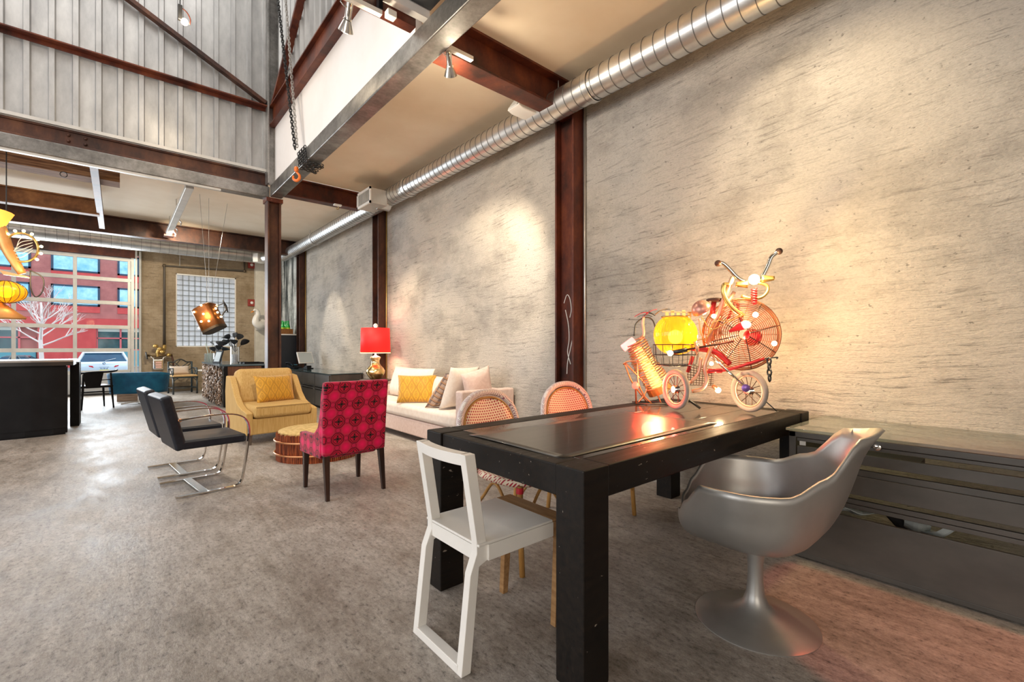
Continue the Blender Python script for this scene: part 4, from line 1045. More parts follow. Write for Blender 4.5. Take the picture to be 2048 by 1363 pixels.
t = thing('bamboo_armchair', 'dark bamboo fretwork armchair with tan seat', 'armchair', (1.25, 14.32, 0), R(8))
BAM = simple('dark_teal_bamboo', (.02, .05, .065), .35, 0, (.035, .03, .025), 6)
def tb(a, b, r=.016, nm='rail', p=t): return MB().tube([a, b], r, 8).build(nm, BAM, p, smooth=True)
for x in (-.25, .25):
    tb((x, -.24, 0), (x, -.24, .42), .02, 'leg'); tb((x, .24, 0), (x, .24, .80 if True else .5), .02, 'leg')
    tb((x, -.24, .15), (x, .24, .15), .012, 'stretcher'); tb((x, -.22, .64), (x, .24, .64), .016, 'arm_rail'); tb((x, -.22, .42), (x, -.22, .64), .016, 'arm_post')
    tb((x, -.2, .44), (x, .06, .63), .010, 'fret'); tb((x, .06, .44), (x, -.2, .63), .010, 'fret'); tb((x, .06, .44), (x, .22, .62), .010, 'fret')
    MB().tube(bez([(x, -.24, .30), (x * .85, -.24, .36), (x * .6, -.24, .40)], 5), .010, 6).build('bracket', BAM, t, smooth=True)
tb((-.25, -.24, .15), (.25, -.24, .15), .012, 'stretcher'); tb((-.25, .24, .15), (.25, .24, .15), .012, 'stretcher')
MB().tube(bez([(-.25, .25, .79), (-.14, .26, .79), (-.08, .26, .83), (0, .26, .86), (.08, .26, .83), (.14, .26, .79), (.25, .25, .79)], 4), .017, 8).build('crest_rail', BAM, t, smooth=True)
for a, b in (((-.25, .78), (.02, .48)), ((.25, .78), (-.02, .48)), ((-.12, .79), (.10, .56)), ((.0, .84), (-.14, .66)), ((.24, .62), (.10, .50)), ((-.24, .62), (-.10, .50)), ((.02, .66), (.20, .79))):
    tb((a[0], .25, a[1]), (b[0], .245, b[1]), .010, 'fret')
mb = MB(); mb.bb(-.27, .27, -.26, .26, .40, .43); mb.build('seat_frame', BAM, t, bevel=.005)
B(-.26, .26, -.26, .24, .43, .475).build('seat_pad', simple('tan_leather', (.55, .33, .13), .6, 0, (.62, .40, .18), 12), t, bevel=.02, seg=3)
cushion('throw_pillow', .42, .22, .12, simple('ivory_stripe', (.62, .50, .42), .85, 0, (.74, .64, .56), 10, (.4, 1, 12)), (1.20, 14.42, .48), R(8), R(-20), 'pale striped lumbar pillow on the bamboo armchair')
t = thing('white_side_table', 'white pedestal side table behind the reception desk', 'table', (1.82, 14.25, 0))
MB().lathe([(.17, 0), (.16, .01), (.08, .12), (.055, .25), (.06, .42), (.09, .55)], 28).build('pedestal', STONEW, t, smooth=True)
MB().lathe([(.22, 0), (.26, .012), (.26, .035), (.24, .045)], 36, (0, 0, .55)).build('top', STONEW, t, smooth='auto')

# ================================================================ BLACK COUNTER AND CHAIR
t = thing('bar_counter', 'long curved black plank-fronted bar counter', 'counter', (-1.0, 8.75, 0))
def cx(s): # curved front, s from -2.5 (far left) to +.47
    return -.22 + .10 * (s + .35) ** 2 * .55 if s < .2 else -.22 + .03 + .9 * (s - .2) ** 2
def band(s0, s1, z0, z1, th, n=10, push=0):
    rg = []
    for k in range(n + 1):
        s = s0 + (s1 - s0) * k / n; y = cx(s) - push
        rg.append([(s, y, z0), (s, y + th, z0), (s, y + th, z1), (s, y, z1)])
    return MB().loft(rg)
zz = [.09, .225, .36, .495, .63, .765, .90]
for j in range(6):
    for a, b in ((-2.6, -1.75), (-1.745, -.9), (-.895, -.335)):
        band(a, b, zz[j] + .006, zz[j + 1] - .006, .02, push=.008).build('plank', INKPL, t)
band(-.33, .48, .09, .90, .02, push=.008, n=16).build('curved_panel', INK, t, smooth='auto')
band(-2.6, .48, .02, .90, .06, 24).build('carcass_front', INK, t)
mb = MB(); mb.bb(-2.6, .44, .1, .62, .02, .90); mb.build('carcass', INK, t)
band(-2.6, .46, 0, .09, .03, 24, push=-.015).build('plinth', INK, t)
rg = []
for k in range(25):
    s = -2.6 + 3.14 * k / 24; y = cx(min(s, .50)) - .03
    rg.append([(s, y, .925), (s, .72, .925), (s, .72, .975), (s, y, .975)])
MB().loft(rg).build('top', simple('black_top', (.014, .014, .016), .32), t, bevel=.003)
mb = MB(); rg = [[(p[0][0], p[0][1] - .004, .975), (p[0][0], .724, .975), (p[0][0], .724, 1.0), (p[0][0], p[0][1] - .004, 1.0)] for p in rg]
mb.loft(rg).build('zinc_sheet', simple('zinc_counter', (.30, .28, .27), .35, .7), t)
band(-2.6, .47, .90, .925, .05, 24).build('top_rail', INK, t)
B(.46, .56, .66, 1.1, .0, .95).build('end_post', INK, t)
t = thing('elbow_chair', 'black wooden open-back chair beside the bar counter', 'chair', (-.36, 11.95, 0), R(15))
for x, y, h in ((-.20, -.22, .66), (.22, -.20, .68), (-.19, .22, .44), (.20, .22, .44)):
    MB().tube([(x * 1.12, y * 1.12, 0), (x, y, .42), (x * .95, y * .98, h)], [.013, .02, .016], 8).build('leg', INK, t, smooth=True)
MB().tube(bez([(-.30, .02, .64), (-.24, -.16, .68), (-.05, -.27, .70), (.14, -.25, .70), (.30, -.12, .71), (.36, .04, .72)], 6), .024, 8, flat=.8).build('top_rail', INK, t, smooth=True)
MB().grid(lambda u, v: ((u - .5) * (.20 + .10 * v) - .06, -.245 - .02 * v, .40 + .30 * v), 6, 4).build('splat', INK, t, solid=.014)
for p in (((-.19, .22, .3), (.2, .22, .3)), ((-.2, -.22, .32), (.22, -.2, .32)), ((.22, -.2, .55), (-.1, -.24, .54))): MB().tube(p, .010, 6).build('stretcher', INK, t)
B(-.23, .24, -.24, .24, .40, .445).build('seat', INK, t, bevel=.015)

# ================================================================ SWAN
t = thing('swan_figure', 'white wall-mounted swan bust beside the far column', 'figurine', (3.0, 14.55, 1.75))
sw = bez([(.12, .12, .10), (.05, .02, .06), (-.05, -.04, .12), (-.05, -.06, .24), (-.01, -.07, .34), (-.03, -.09, .44), (-.09, -.11, .47), (-.13, -.12, .42)], 6)
n = len(sw); MB().tube(sw, [(.13 * (1 - i / n) ** 1.6 + .028) if i < n - 8 else .032 - .001 * (i - n + 8) for i in range(n)], 12).build('neck', STONEW, t, smooth=True)
MB().sph((.10, .18, .06), .16, 16, 10, (.9, 1.3, .75)).build('body', STONEW, t, smooth=True)
MB().tube([(-.12, -.118, .43), (-.20, -.15, .385)], [.026, .012], 8).build('beak', simple('orange_beak', (.75, .28, .05), .5), t, smooth=True)
B(.02, .24, .3, .36, -.08, .2).build('mount', STONEW, t)

# ================================================================ HANGING LIGHT SCULPTURES
t = thing('bucket_pendant', 'hanging copper tin with glowing bulbs and a black pull handle', 'pendant lamp', (1.2, 9.5, 1.68))
BUCK = simple('dark_copper_tin', (.16, .055, .012), .35, .6, (.34, .13, .03), 5)
Mx = Matrix.Rotation(R(-40.6), 4, 'Z') @ Matrix.Rotation(R(-26), 4, 'Y')
def rr(w, d, z, n=24):
    o = []
    for i in range(n):
        a = 2 * PI * i / n; o.append((w * math.copysign(abs(math.cos(a)) ** .5, math.cos(a)), d * math.copysign(abs(math.sin(a)) ** .5, math.sin(a)), z))
    return o
MB().loft([rr(.155, .12, .22), rr(.175, .14, .20), rr(.175, .14, -.20), rr(.165, .13, -.215)]).xf(Mx).build('tin', BUCK, t, smooth='auto')
MB().loft([rr(.18, .145, -.20), rr(.18, .145, -.24)]).xf(Mx).build('rim', simple('tin_rim', (.10, .07, .04), .4, .6), t, smooth='auto')
Mz = Matrix.Rotation(R(-40.6), 4, 'Z')
hd = [(-.06, 0, .20), (-.01, 0, .23), (.08, 0, .20), (.16, 0, .215), (.25, 0, .25)]
MB().tube(bez([Mz @ Vector(p) for p in hd], 5), .008, 6).build('handle_wire', STEELD, t, smooth=True)
MB().tube([Mz @ Vector(p) for p in ((.24, 0, .31), (.29, 0, .21), (.33, 0, .10))], [.010, .022, .010], 8).build('handle_grip', STEELD, t, smooth=True)
MB().tube(bez([Mz @ Vector(p) for p in ((.31, 0, .15), (.24, 0, .06), (.19, 0, -.04), (.15, 0, -.14))], 5), .010, 6).build('handle_wire', STEELD, t, smooth=True)
for p in ((-.10, -.15, .15), (.06, -.15, .20), (.03, -.15, .05), (-.06, -.15, -.05), (.06, -.15, -.10), (-.19, 0, .0), (-.20, -.05, -.1), (-.19, 0, -.17), (.20, -.04, .08), (.21, -.06, .0), (.21, -.02, -.08), (.2, .03, .14)):
    MB().sph(Mx @ Vector(p), .018, 8, 6).build('bulb', emit('pendant_bulb', (1, .62, .25), 8) if p == (-.10, -.15, .15) else bpy.data.materials['pendant_bulb'], t, smooth=True)
for q in ((.0, 0), (.10, .05), (-.05, -.05)): MB().tube([(q[0] * .3, q[1], .22), (q[0] * 3, q[1] * 3, 2.08)], .003, 5).build('hanger_wire', GALVOBJ, t)
light('bucket_light', 'POINT', (1.08, 9.28, 1.7), 5, (1, .62, .3), radius=.08)

t = thing('racket_pendant', 'hanging sculpture of copper horn, racket hoop and amber globe', 'pendant lamp', (-1.0, 8.0, 2.0))
HORN = simple('lit_copper_horn', (.62, .30, .10), .4, .5, (.75, .42, .16), 4)
MB().tube(bez([(-.30, 0, .78), (-.10, 0, .66), (.02, 0, .30), (.13, 0, .05)], 6), [.085 - .0025 * i for i in range(19)], 14).build('horn', HORN, t, smooth=True)
MB().tube([(-.06, 0, .76), (-.10, -.02, .50)], [.13, .05], 12).build('horn_mouth', emit('glowing_copper', (1.0, .42, .06), 1.1), t, smooth=True)
hoop = [(.13 + .135 * math.cos(a) , -.03, .36 + .17 * math.sin(a)) for a in [2 * PI * i / 40 for i in range(40)]]
MB().tube(hoop, .013, 8, True).build('racket_hoop', BRASS, t, smooth=True)
for k in range(6):
    y = -.12 + .045 * k
    MB().tube(bez([(.02 + .012 * k, -.03, .30 + y * .3), (.12, -.03, .36 + y), (.22, -.03, .42 + y * .7)], 5), .004, 5).build('racket_string', STONEW, t, smooth=True)
for k in range(9):
    a = R(-40 + 25 * k); MB().sph((.13 + .165 * math.cos(a), -.03, .36 + .20 * math.sin(a)), .016, 8, 6).build('bulb', BULB, t, smooth=True)
MB().sph((.0, -.02, -.18), .16, 20, 14, (1.1, 1, .8)).build('amber_globe', AMBERG, t, smooth=True)
MB().sph((.0, -.02, -.18), .07, 12, 8).build('globe_core', AMB_E, t, smooth=True)
for k in range(8):
    a = PI * k / 8; MB().tube([(.178 * math.cos(b) * math.cos(a), -.02 + .165 * math.cos(b) * math.sin(a), -.18 + .132 * math.sin(b)) for b in [2 * PI * i / 24 for i in range(24)]], .003, 4, True).build('cage_wire', STEELD, t)
MB().loft([[(-.1 + .3 * math.cos(a) * k, .15 * math.sin(a) * k, z) for a in [2 * PI * i / 20 for i in range(20)]] for k, z in ((.15, -.28), (.45, -.36), (.9, -.48), (.85, -.50))]).build('copper_scoop', HORN, t, smooth=True)
MB().tube(bez([(.15, -.02, .12), (.30, -.02, .02), (.30, -.02, -.15), (.24, -.02, -.22), (.20, -.02, -.1), (.2, -.02, .1)], 6), .008, 6).build('dark_cable', STEELD, t, smooth=True)
MB().prism([(-.05, .07), (.17, .02), (.20, .0), (-.02, .02)], 'y', -.04, .0).build('copper_blade', COPPER, t)
MB().tube([(.0, 0, .7), (.0, 0, 1.77)], .006, 6).build('hanger_wire', STEELD, t)
light('racket_light', 'POINT', (-.75, 7.7, 2.05), 10, (1, .6, .25), radius=.1)

# ================================================================ BICYCLE LIGHT SCULPTURE (stands on the table)
t = thing('bicycle_sculpture', 'glowing sculpture of bicycle parts, fan guard and amber globe on the table', 'sculpture', (2.761, 1.596, .762), math.atan2(-.8170, .5766))
PINKM = simple('rose_painted_tube', (.62, .34, .24), .35, .4, (.70, .42, .28), 6)
REDM = simple('red_enamel', (.42, .02, .025), .35, .2); WIRE = simple('brass_wire', (.34, .13, .06), .4, .6)
RUBW = simple('grey_cream_tyre', (.26, .22, .19), .8, 0, (.32, .28, .24), 8)
def P3(l, off=0): return [(a, off, b) for a, b in l]
def T(l, r, nm, mt, off=0, n=8, sm=True, curve=True):
    p = P3(l, off) if len(l[0]) == 2 else l
    return MB().tube(bez(p, 5) if (curve and len(p) > 2) else p, r, n).build(nm, mt, t, smooth=sm)
T([(.264, .939), (.292, .936), (.33, .898), (.365, .855), (.396, .828), (.427, .811)], .013, 'handlebar', CHROME, -.04)
T([(.43, .81), (.502, .821), (.525, .857), (.551, .914), (.571, .966), (.61, .997)], .013, 'handlebar', CHROME, -.03)
for p in ((.262, -.04, .938), (.612, -.03, .998)): MB().sph(p, .021, 10, 8).build('grip_end', DRUST, t, smooth=True)
for s, c in ((-1, (.41, -.05, .80)), (1, (.53, -.05, .83))):
    mb = MB(); mb.grid(lambda u, v: (c[0] + s * .07 * (u - .3), c[1] - .015 * math.sin(PI * v), c[2] + .05 * (v - .5) * (1 - .5 * u) + .006 * math.sin(10 * v)), 6, 10); mb.build('shell_ornament', BRASS, t, solid=.006, smooth=True)
T([(.495, .808), (.541, .789), (.544, .753), (.51, .717), (.449, .712), (.396, .728)], .010, 'scroll_bar', BRASS, -.04)
MB().sph((.465, -.06, .826), .032, 14, 10).build('bulb', BULB, t, smooth=True)
MB().tube([(.467 + .014 * math.cos(a * .9), -.05 + .014 * math.sin(a * .9), .772 - .096 * a / 44) for a in range(45)], .006, 6).build('red_coil', REDM, t, smooth=True)
T([(.351, .851), (.315, .755), (.288, .689), (.197, .427)], .014, 'fork_tube', PINKM, -.03, curve=False)
T([(.369, .762), (.303, .655), (.233, .444)], .012, 'fork_tube', PINKM, .02, curve=False)
T([(.323, .797), (.295, .798), (.289, .756), (.307, .705), (.35, .645), (.407, .602)], .014, 'horn_tube', BRASS, -.06)
# fan guard
cx_, cz_, FR = .411, .49, .225
def dome(r): return -.075 * (1 - (r / FR) ** 2) + .02
for k in range(17):
    r = FR * (.16 + .84 * k / 16)
    MB().tube([(cx_ + r * math.cos(a), dome(r), cz_ + r * math.sin(a)) for a in [2 * PI * i / 44 for i in range(44)]], .0032 if k < 16 else .0065, 5, True).build('guard_ring', WIRE, t, smooth=True)
for k in range(8):
    a = 2 * PI * k / 8 + .25
    MB().tube([(cx_ + r * math.cos(a), dome(r) - .003, cz_ + r * math.sin(a)) for r in [FR * (.14 + .86 * j / 6) for j in range(7)]], .003, 5).build('guard_spoke', DRUST, t)
MB().tube([(cx_ + FR * math.cos(a), .07, cz_ + FR * math.sin(a)) for a in [2 * PI * i / 44 for i in range(44)]], .005, 5, True).build('guard_ring', WIRE, t, smooth=True)
for k in range(24):
    a = 2 * PI * k / 24; MB().tube([(cx_ + FR * math.cos(a), .02, cz_ + FR * math.sin(a)), (cx_ + FR * .99 * math.cos(a), .07, cz_ + FR * .99 * math.sin(a)), (cx_ + FR * .3 * math.cos(a), .11, cz_ + FR * .3 * math.sin(a))], .002, 4).build('back_wire', WIRE, t)
MB().lathe([(.015, -.03), (.045, -.025), (.055, .02), (.05, .06), (.03, .08)], 20).xf(Matrix.Translation((.47, .03, .47)) @ Matrix.Rotation(R(90), 4, 'X')).build('fan_motor', REDM, t, smooth=True)
# lamps on the sculpture
for (a, b), mt, r, off in (((.465, .606), BULB, .017, -.09), ((.577, .431), BULB, .016, -.06), ((.237, .605), BULB, .014, -.04), ((.173, .632), BULB, .018, -.06), ((-.033, .371), BULB, .018, -.14), ((.264, .136), BULB, .018, -.03), ((.225, .304), BULB, .013, -.03)):
    MB().sph((a, off, b), r, 10, 8).build('bulb', mt, t, smooth=True)
MB().sph((.40, -.13, .544), .028, 12, 8, (1.2, 1, .9)).build('bulb', BULBR, t, smooth=True)
MB().tube([(.315, -.10, .505), (.385, -.13, .538)], [.008, .026], 10).build('lamp_cone', REDM, t)
T([(.232, .165), (.258, .142)], .012, 'lamp_socket', COPPER, -.03, curve=False)
# perforated dome
mb = MB(); mb.lathe([(.062 * math.sin(q), .062 * (math.cos(q))) for q in [PI / 2 * i / 8 for i in range(8, 0, -1)]] + [(.003, .062)], 20, cap=False); mb.xf(Matrix.Translation((.165, -.05, .645)) @ Matrix.Rotation(R(-35), 4, 'Y') @ Matrix.Rotation(R(25), 4, 'X')); mb.build('strainer_dome', simple('pink_enamel_strainer', (.50, .20, .17), .35, .5, (.66, .36, .26), 40), t, solid=.003, smooth=True)
T([(.15, .59), (.16, .50), (.19, .45)], .006, 'strainer_handle', PINKM, -.05)
# amber globe with ribbed sides
g = []
for i in range(15):
    q = PI * (.14 + .80 * i / 14); g.append((.132 * math.sin(q) ** .8, .488 + .128 * math.cos(q)))
MB().lathe([(r, z) for r, z in reversed(g)], 60, (.008, -.03, 0), cap=False, rip=.03, nr=20).build('amber_globe', AMBERG, t, smooth=True)
MB().sph((.008, -.03, .475), .045, 14, 10).build('globe_core', emit('bright_amber', (1.0, .72, .25), 6), t, smooth=True)
mb = MB().tube([(.008 + .085 * math.cos(a), -.03 + .085 * math.sin(a), .605) for a in [2 * PI * i / 32 for i in range(32)]], .005, 6, True); mb.build('globe_rim', BRASS, t, smooth=True)
for k in range(5):
    B(-.05 + .035 * k, -.028 + .035 * k, .03, .045, .57, .64 + .012 * (k % 2)).build('gold_slat', BRASS, t)
MB().bar((-.07, .04, .645), (.13, .04, .635), .02, .008).build('gold_rail', COPPER, t)
# wire basket
def br(z, k): return [(.01 + .14 * k * math.cos(a), -.03 + .12 * k * math.sin(a), z) for a in [2 * PI * i / 36 for i in range(36)]]
for z, k in ((.425, 1), (.36, .98), (.295, .9)): MB().tube(br(z, k), .003, 5, True).build('basket_ring', STEELD, t)
for k in range(14):
    a = 2 * PI * k / 14; MB().tube([(.01 + .14 * f * math.cos(a), -.03 + .12 * f * math.sin(a), z) for f, z in ((1, .425), (.98, .36), (.9, .295), (.3, .285))], .002, 4).build('basket_wire', STEELD, t)
# torch rod with guard disc
T([(-.016, .376), (.065, .393)], .014, 'torch_grip', STEELD, -.15, curve=False); T([(.065, .393), (.334, .444)], .006, 'torch_rod', DRUST, -.13, curve=False)
MB().lathe([(.045, 0), (.03, .012), (.01, .02)], 20).xf(Matrix.Translation((.115, -.14, .402)) @ Matrix.Rotation(R(80), 4, 'Y')).build('guard_disc', PINKM, t, smooth=True)
# mesh basket
for k in range(9): MB().tube([(.085 + .018 * k, -.02, .30 - .006 * k), (.085 + .017 * k, -.02, .165)], .002, 4).build('mesh_wire', DRUST, t)
for k in range(9): MB().tube([(.08, -.02, .165 + .017 * k), (.24, -.02, .165 + .012 * k)], .002, 4).build('mesh_wire', DRUST, t)
T([(.113, .35), (.081, .247)], .012, 'frame_tube', REDM, -.04, curve=False); T([(.161, .342), (.146, .248), (.097, .179)], .010, 'frame_tube', PINKM, -.05)
T([(.225, .427), (.189, .317), (.181, .266), (.193, .198), (.165, .146), (.105, .128)], .012, 'frame_tube', PINKM, -.06)
T([(.10, .405), (.25, .38), (.34, .30)], .018, 'bottom_bracket', REDM, 0)
for o in (-.05, -.02): T([(.225, .351), (.319, .259), (.427, .156)], .007, 'stay', CHROME, o, curve=False)
T([(.193, .249), (.342, .272), (.532, .336)], .010, 'lower_rail', REDM, -.02); T([(.532, .336), (.59, .345), (.607, .345), (.60, .335)], .004, 'wire_hook', STEELD, -.02)
T([(.20, .26), (.28, .262)], .014, 'peg', REDM, -.07, curve=False)
mb = MB(); mb.sph((.25, .0, .71), .045, 14, 8, (1.2, .8, .35)); mb.build('saddle', DRUST, t, smooth=True); T([(.245, .70), (.235, .62)], .016, 'seat_post', REDM, 0, curve=False)
# small cables
for l in ([(.16, .60), (.22, .52), (.30, .56), (.40, .61)], [(.13, .45), (.2, .48), (.27, .60)], [(.19, .45), (.23, .56), (.33, .58)]): T(l, .003, 'cable', BRASS, -.07, 5)
T([(.33, .58), (.38, .70), (.40, .62), (.42, .55)], .008, 'fender_strip', REDM, .03)
for k in range(12):
    a = R(100 + 14 * k); MB().tube([(.30, .04, .50), (.30 + .12 * math.cos(a), .05, .50 + .14 * math.sin(a))], .002, 4).build('spoke_wire', WIRE, t)
# wheels
def wheel(cx, cy, cz, r, ang, nm):
    M_ = Matrix.Translation((cx, cy, cz)) @ Matrix.Rotation(ang, 4, 'Z')
    w = MB(); w.tube([M_ @ Vector((r * math.cos(a), 0, r * math.sin(a))) for a in [2 * PI * i / 40 for i in range(40)]], .0155, 10, True)
    W = w.build('wheel', RUBW, t, smooth=True)
    MB().tube([M_ @ Vector(((r - .02) * math.cos(a), 0, (r - .02) * math.sin(a))) for a in [2 * PI * i / 40 for i in range(40)]], .007, 6, True).build('wheel_rim', PINKM, W, smooth=True)
    for k in range(14):
        a = 2 * PI * k / 14; b = a + .5 * (1 if k % 2 else -1)
        MB().tube([M_ @ Vector((.02 * math.cos(b), .012 * (1 if k % 2 else -1), .02 * math.sin(b))), M_ @ Vector(((r - .02) * math.cos(a), 0, (r - .02) * math.sin(a)))], .0022, 4).build('spoke', DRUST, W)
    MB().lathe([(.022, -.02), (.028, -.012), (.016, 0), (.028, .012), (.022, .02)], 16).xf(M_ @ Matrix.Rotation(R(90), 4, 'X')).build('hub', CHROME, W, smooth='auto')
wheel(.012, -.01, .134, .116, R(-58), 'a'); wheel(.445, -.02, .134, .116, R(-52), 'b')
MB().lathe([(.020, -.010), (.024, -.004), (.024, .004), (.010, .010)], 18).xf(Matrix.Translation((.415, -.07, .156)) @ Matrix.Rotation(R(90), 4, 'X')).build('axle_disc', simple('violet_anodised', (.22, .12, .42), .3, .6), t, smooth='auto')
T([(.06, .10), (.081, .076), (.157, .02)], .008, 'kickstand', STEELD, -.04, curve=False)
T([(.50, .12), (.62, .004)], .003, 'prop_wire', STEELD, .04, curve=False)
mb = MB(); links(mb, (.558, -.02, .34), (.562, -.02, .20), .045); mb.build('chain', STEELD, t, kind='stuff')
RZ = math.atan2(-.8170, .5766)
def SW(a, off, b): return Matrix.Translation((2.761, 1.596, .762)) @ Matrix.Rotation(RZ, 4, 'Z') @ Vector((a, off, b))
light('sculpture_main_bulb', 'POINT', SW(.465, -.12, .84), 16, (1, .74, .36), radius=.03)
light('sculpture_globe', 'POINT', SW(.008, -.03, .475), 5, (1, .58, .12), radius=.05)
light('sculpture_low_bulb', 'POINT', SW(.264, -.08, .12), 2, (1, .72, .4), radius=.02)
light('sculpture_rear_bulb', 'POINT', SW(.25, .16, .45), 15, (1, .70, .34), radius=.04)
light('sculpture_rose_bulb', 'POINT', SW(.40, -.20, .544), 2, (1, .22, .16), radius=.03)

# ================================================================ COIL LAMP SCULPTURE
t = thing('coil_lamp', 'glowing wire-coil lamp on a bent wire stand beside the bicycle sculpture', 'sculpture', (2.93, 1.90, .762), R(-40.6))
# local x = to the right in the picture plane, y = away
A0 = Vector((-.10, 0, .45)); A1 = Vector((.07, 0, .13)); D_ = (A1 - A0).normalized(); S1 = Vector((0, 1, 0)); S2 = D_.cross(S1)
pts = []
for k in range(20 * 16):
    f = k / (20 * 16); a = 2 * PI * k / 16; r = .072 + .008 * math.sin(k * .37) + .02 * f
    pts.append(A0 + (A1 - A0) * f + S1 * (r * math.cos(a)) + S2 * (r * math.sin(a)))
MB().tube([p + Vector((.006 * math.sin(i * .9), .008 * math.cos(i * 1.3), .006 * math.sin(i * 1.7 + 1))) for i, p in enumerate(pts)], .003, 5).build('wire_coil', BRASS, t, smooth=True)
MB().tube(pts, .0045, 5).build('wire_coil', simple('coil_wire', (.52, .33, .18), .4, .5, (.6, .22, .18), 5), t, smooth=True)
MB().tube([A0 + D_ * .05, A1], [.03, .045], 12).build('glow_core', emit('coil_glow', (1.0, .66, .22), 1.1), t, smooth=True)
MB().tube([A1 - D_ * .0, A1 + D_ * .05], .09, 20).build('cup', BRASS, t, smooth='auto')
MB().tube([(-.18, 0, .40), (-.10, 0, .46)], .028, 12).build('rose_tube', BULBR, t, smooth=True)
for l in ([(-.17, .0, .29), (-.11, 0, .15), (.0, .02, .006)], [(-.09, -.06, .31), (-.085, -.06, .16), (-.04, -.05, .06), (.015, -.04, .006)], [(-.16, 0, .29), (-.02, 0, .14), (-.02, 0, .07), (-.07, 0, .006)], [(.06, -.02, .08), (.09, -.02, .006)], [(-.18, 0, .285), (-.15, -.02, .305), (-.09, -.06, .31)]):
    MB().tube(bez(l, 6), .006, 6).build('stand_wire', COPPER, t, smooth=True)
MB().tube(bez([(-.10, .05, .005), (.02, .07, .005), (.13, .02, .005), (.12, -.06, .005), (.0, -.08, .005), (-.10, -.05, .005)], 6), .005, 6).build('base_wire', STEELD, t, smooth=True)
MB().tube(bez([(-.10, 0, .49), (-.085, 0, .58), (-.02, 0, .625), (.035, 0, .605), (.065, 0, .52)], 6), .005, 6).build('handle_loop', STEELD, t, smooth=True)
MB().tube(bez([(-.06, 0, .47), (-.03, 0, .50), (-.035, 0, .58), (-.03, 0, .63)], 6), .011, 8).build('neck_tube', PINKM, t, smooth=True)
for k, (x, z, a, mt) in enumerate(((-.05, .645, .3, REDLAC), (.0, .65, -.2, STEELD), (.02, .66, .5, REDLAC), (-.02, .632, .05, STEELD), (.10, .665, .5, BRASS), (.12, .672, .3, STEELD))):
    mb = MB(); mb.grid(lambda u, v: ((u - .5) * .11, (v - .5) * .05 * math.sin(PI * (u * .9 + .05)), .012 * math.sin(PI * u)), 6, 3); mb.xf(Matrix.Translation((x, .01 * k - .02, z)) @ Matrix.Rotation(-a, 4, 'Y')); mb.build('metal_leaf', mt, t, solid=.003)
MB().sph((-.12, -.12, .14), .025, 12, 8).build('red_bulb', emit('red_bulb_glow', (1.0, .05, .03), 5), t, smooth=True)
MB().tube([(-.12, -.12, .12), (-.10, -.06, .006)], .006, 6).build('stand_wire', COPPER, t)
light('coil_red_light', 'POINT', (2.70, 1.74, .90), 7, (1, .05, .03), radius=.05)
light('coil_light', 'POINT', (2.80, 1.74, .95), 3, (1, .72, .3), radius=.04)

# ================================================================ OUTSIDE
GZ = -.75
struct('ground_street', B(-60, 60, FY + .45, 60, GZ - .2, GZ), ASPH)
t = thing('brick_building', 'red brick building with dark-framed windows across the street', 'building', (0, 60, GZ))
wins = [(-8.2, -5.99), (-4.7, -1.33), (-.04, 3.3), (4.6, 8.0), (-12.5, -9.2)]
rows = [(5.85, 7.80), (9.05, 11.0), (12.2, 14.1)]
fac = MB(); fac.bb(-20, 14, .0, 8, 4.7, 16); fac.bb(-5.6, -1.6, -.02, 8, 0, 4.7); fac.bb(-20, -5.6, .4, 8, 0, 4.7); fac.bb(-1.6, 14, .4, 8, 0, 4.7)
fac.build('facade', FACADE, t)
B(-20, 14, -.25, .0, 3.85, 4.68).build('fascia', REDPAN, t); B(-5.55, -1.62, -.06, -.02, 0, 3.85).build('red_wall_panel', REDPAN, t)
for z0, z1 in rows:
    for x0, x1 in wins:
        w = MB(); f = .16
        w.bb(x0, x1, -.08, .02, z0, z0 + f); w.bb(x0, x1, -.08, .02, z1 - f, z1); w.bb(x0, x0 + f, -.08, .02, z0, z1); w.bb(x1 - f, x1, -.08, .02, z0, z1)
        xm_ = x0 + (x1 - x0) * .48; w.bb(xm_ - .12, xm_ + .12, -.08, .02, z0, z1)
        W = w.build('window', WFRAME, t)
        for a, b in ((x0 + f, xm_ - .12), (xm_ + .12, x1 - f)): B(a, b, -.03, .01, z0 + f, z1 - f).build('pane', SKYGL, W)
        B(x0, x1, -.05, .0, z0 - .62, z0 - .02).build('spandrel', REDPAN, t)
for x0, x1 in ((-1.55, 12), (-19, -5.7)):
    w = MB(); n = int((x1 - x0) / 1.75)
    for k in range(n + 1): w.bb(x0 + 1.75 * k - .07, x0 + 1.75 * k + .07, .2, .4, 1.6, 3.85)
    for z in (1.6, 2.75): w.bb(x0, x1, .2, .38, z, z + .12)
    W = w.build('shop_window', simple('pink_red_frame', (.62, .12, .13), .5), t)
    for k in range(n):
        for z0, z1 in ((1.72, 2.75), (2.87, 3.45)): B(x0 + 1.75 * k + .07, x0 + 1.75 * k + 1.68, .30, .36, z0, z1).build('pane', DARKGL, W)
        B(x0 + 1.75 * k + .07, x0 + 1.75 * k + 1.68, .28, .36, 3.45, 3.85).build('transom', simple('pale_transom', (.62, .66, .58), .4), W)
    B(x0, x1, .2, .4, 0, 1.6).build('stall_riser', simple('teal_riser', (.10, .30, .36), .5), t)

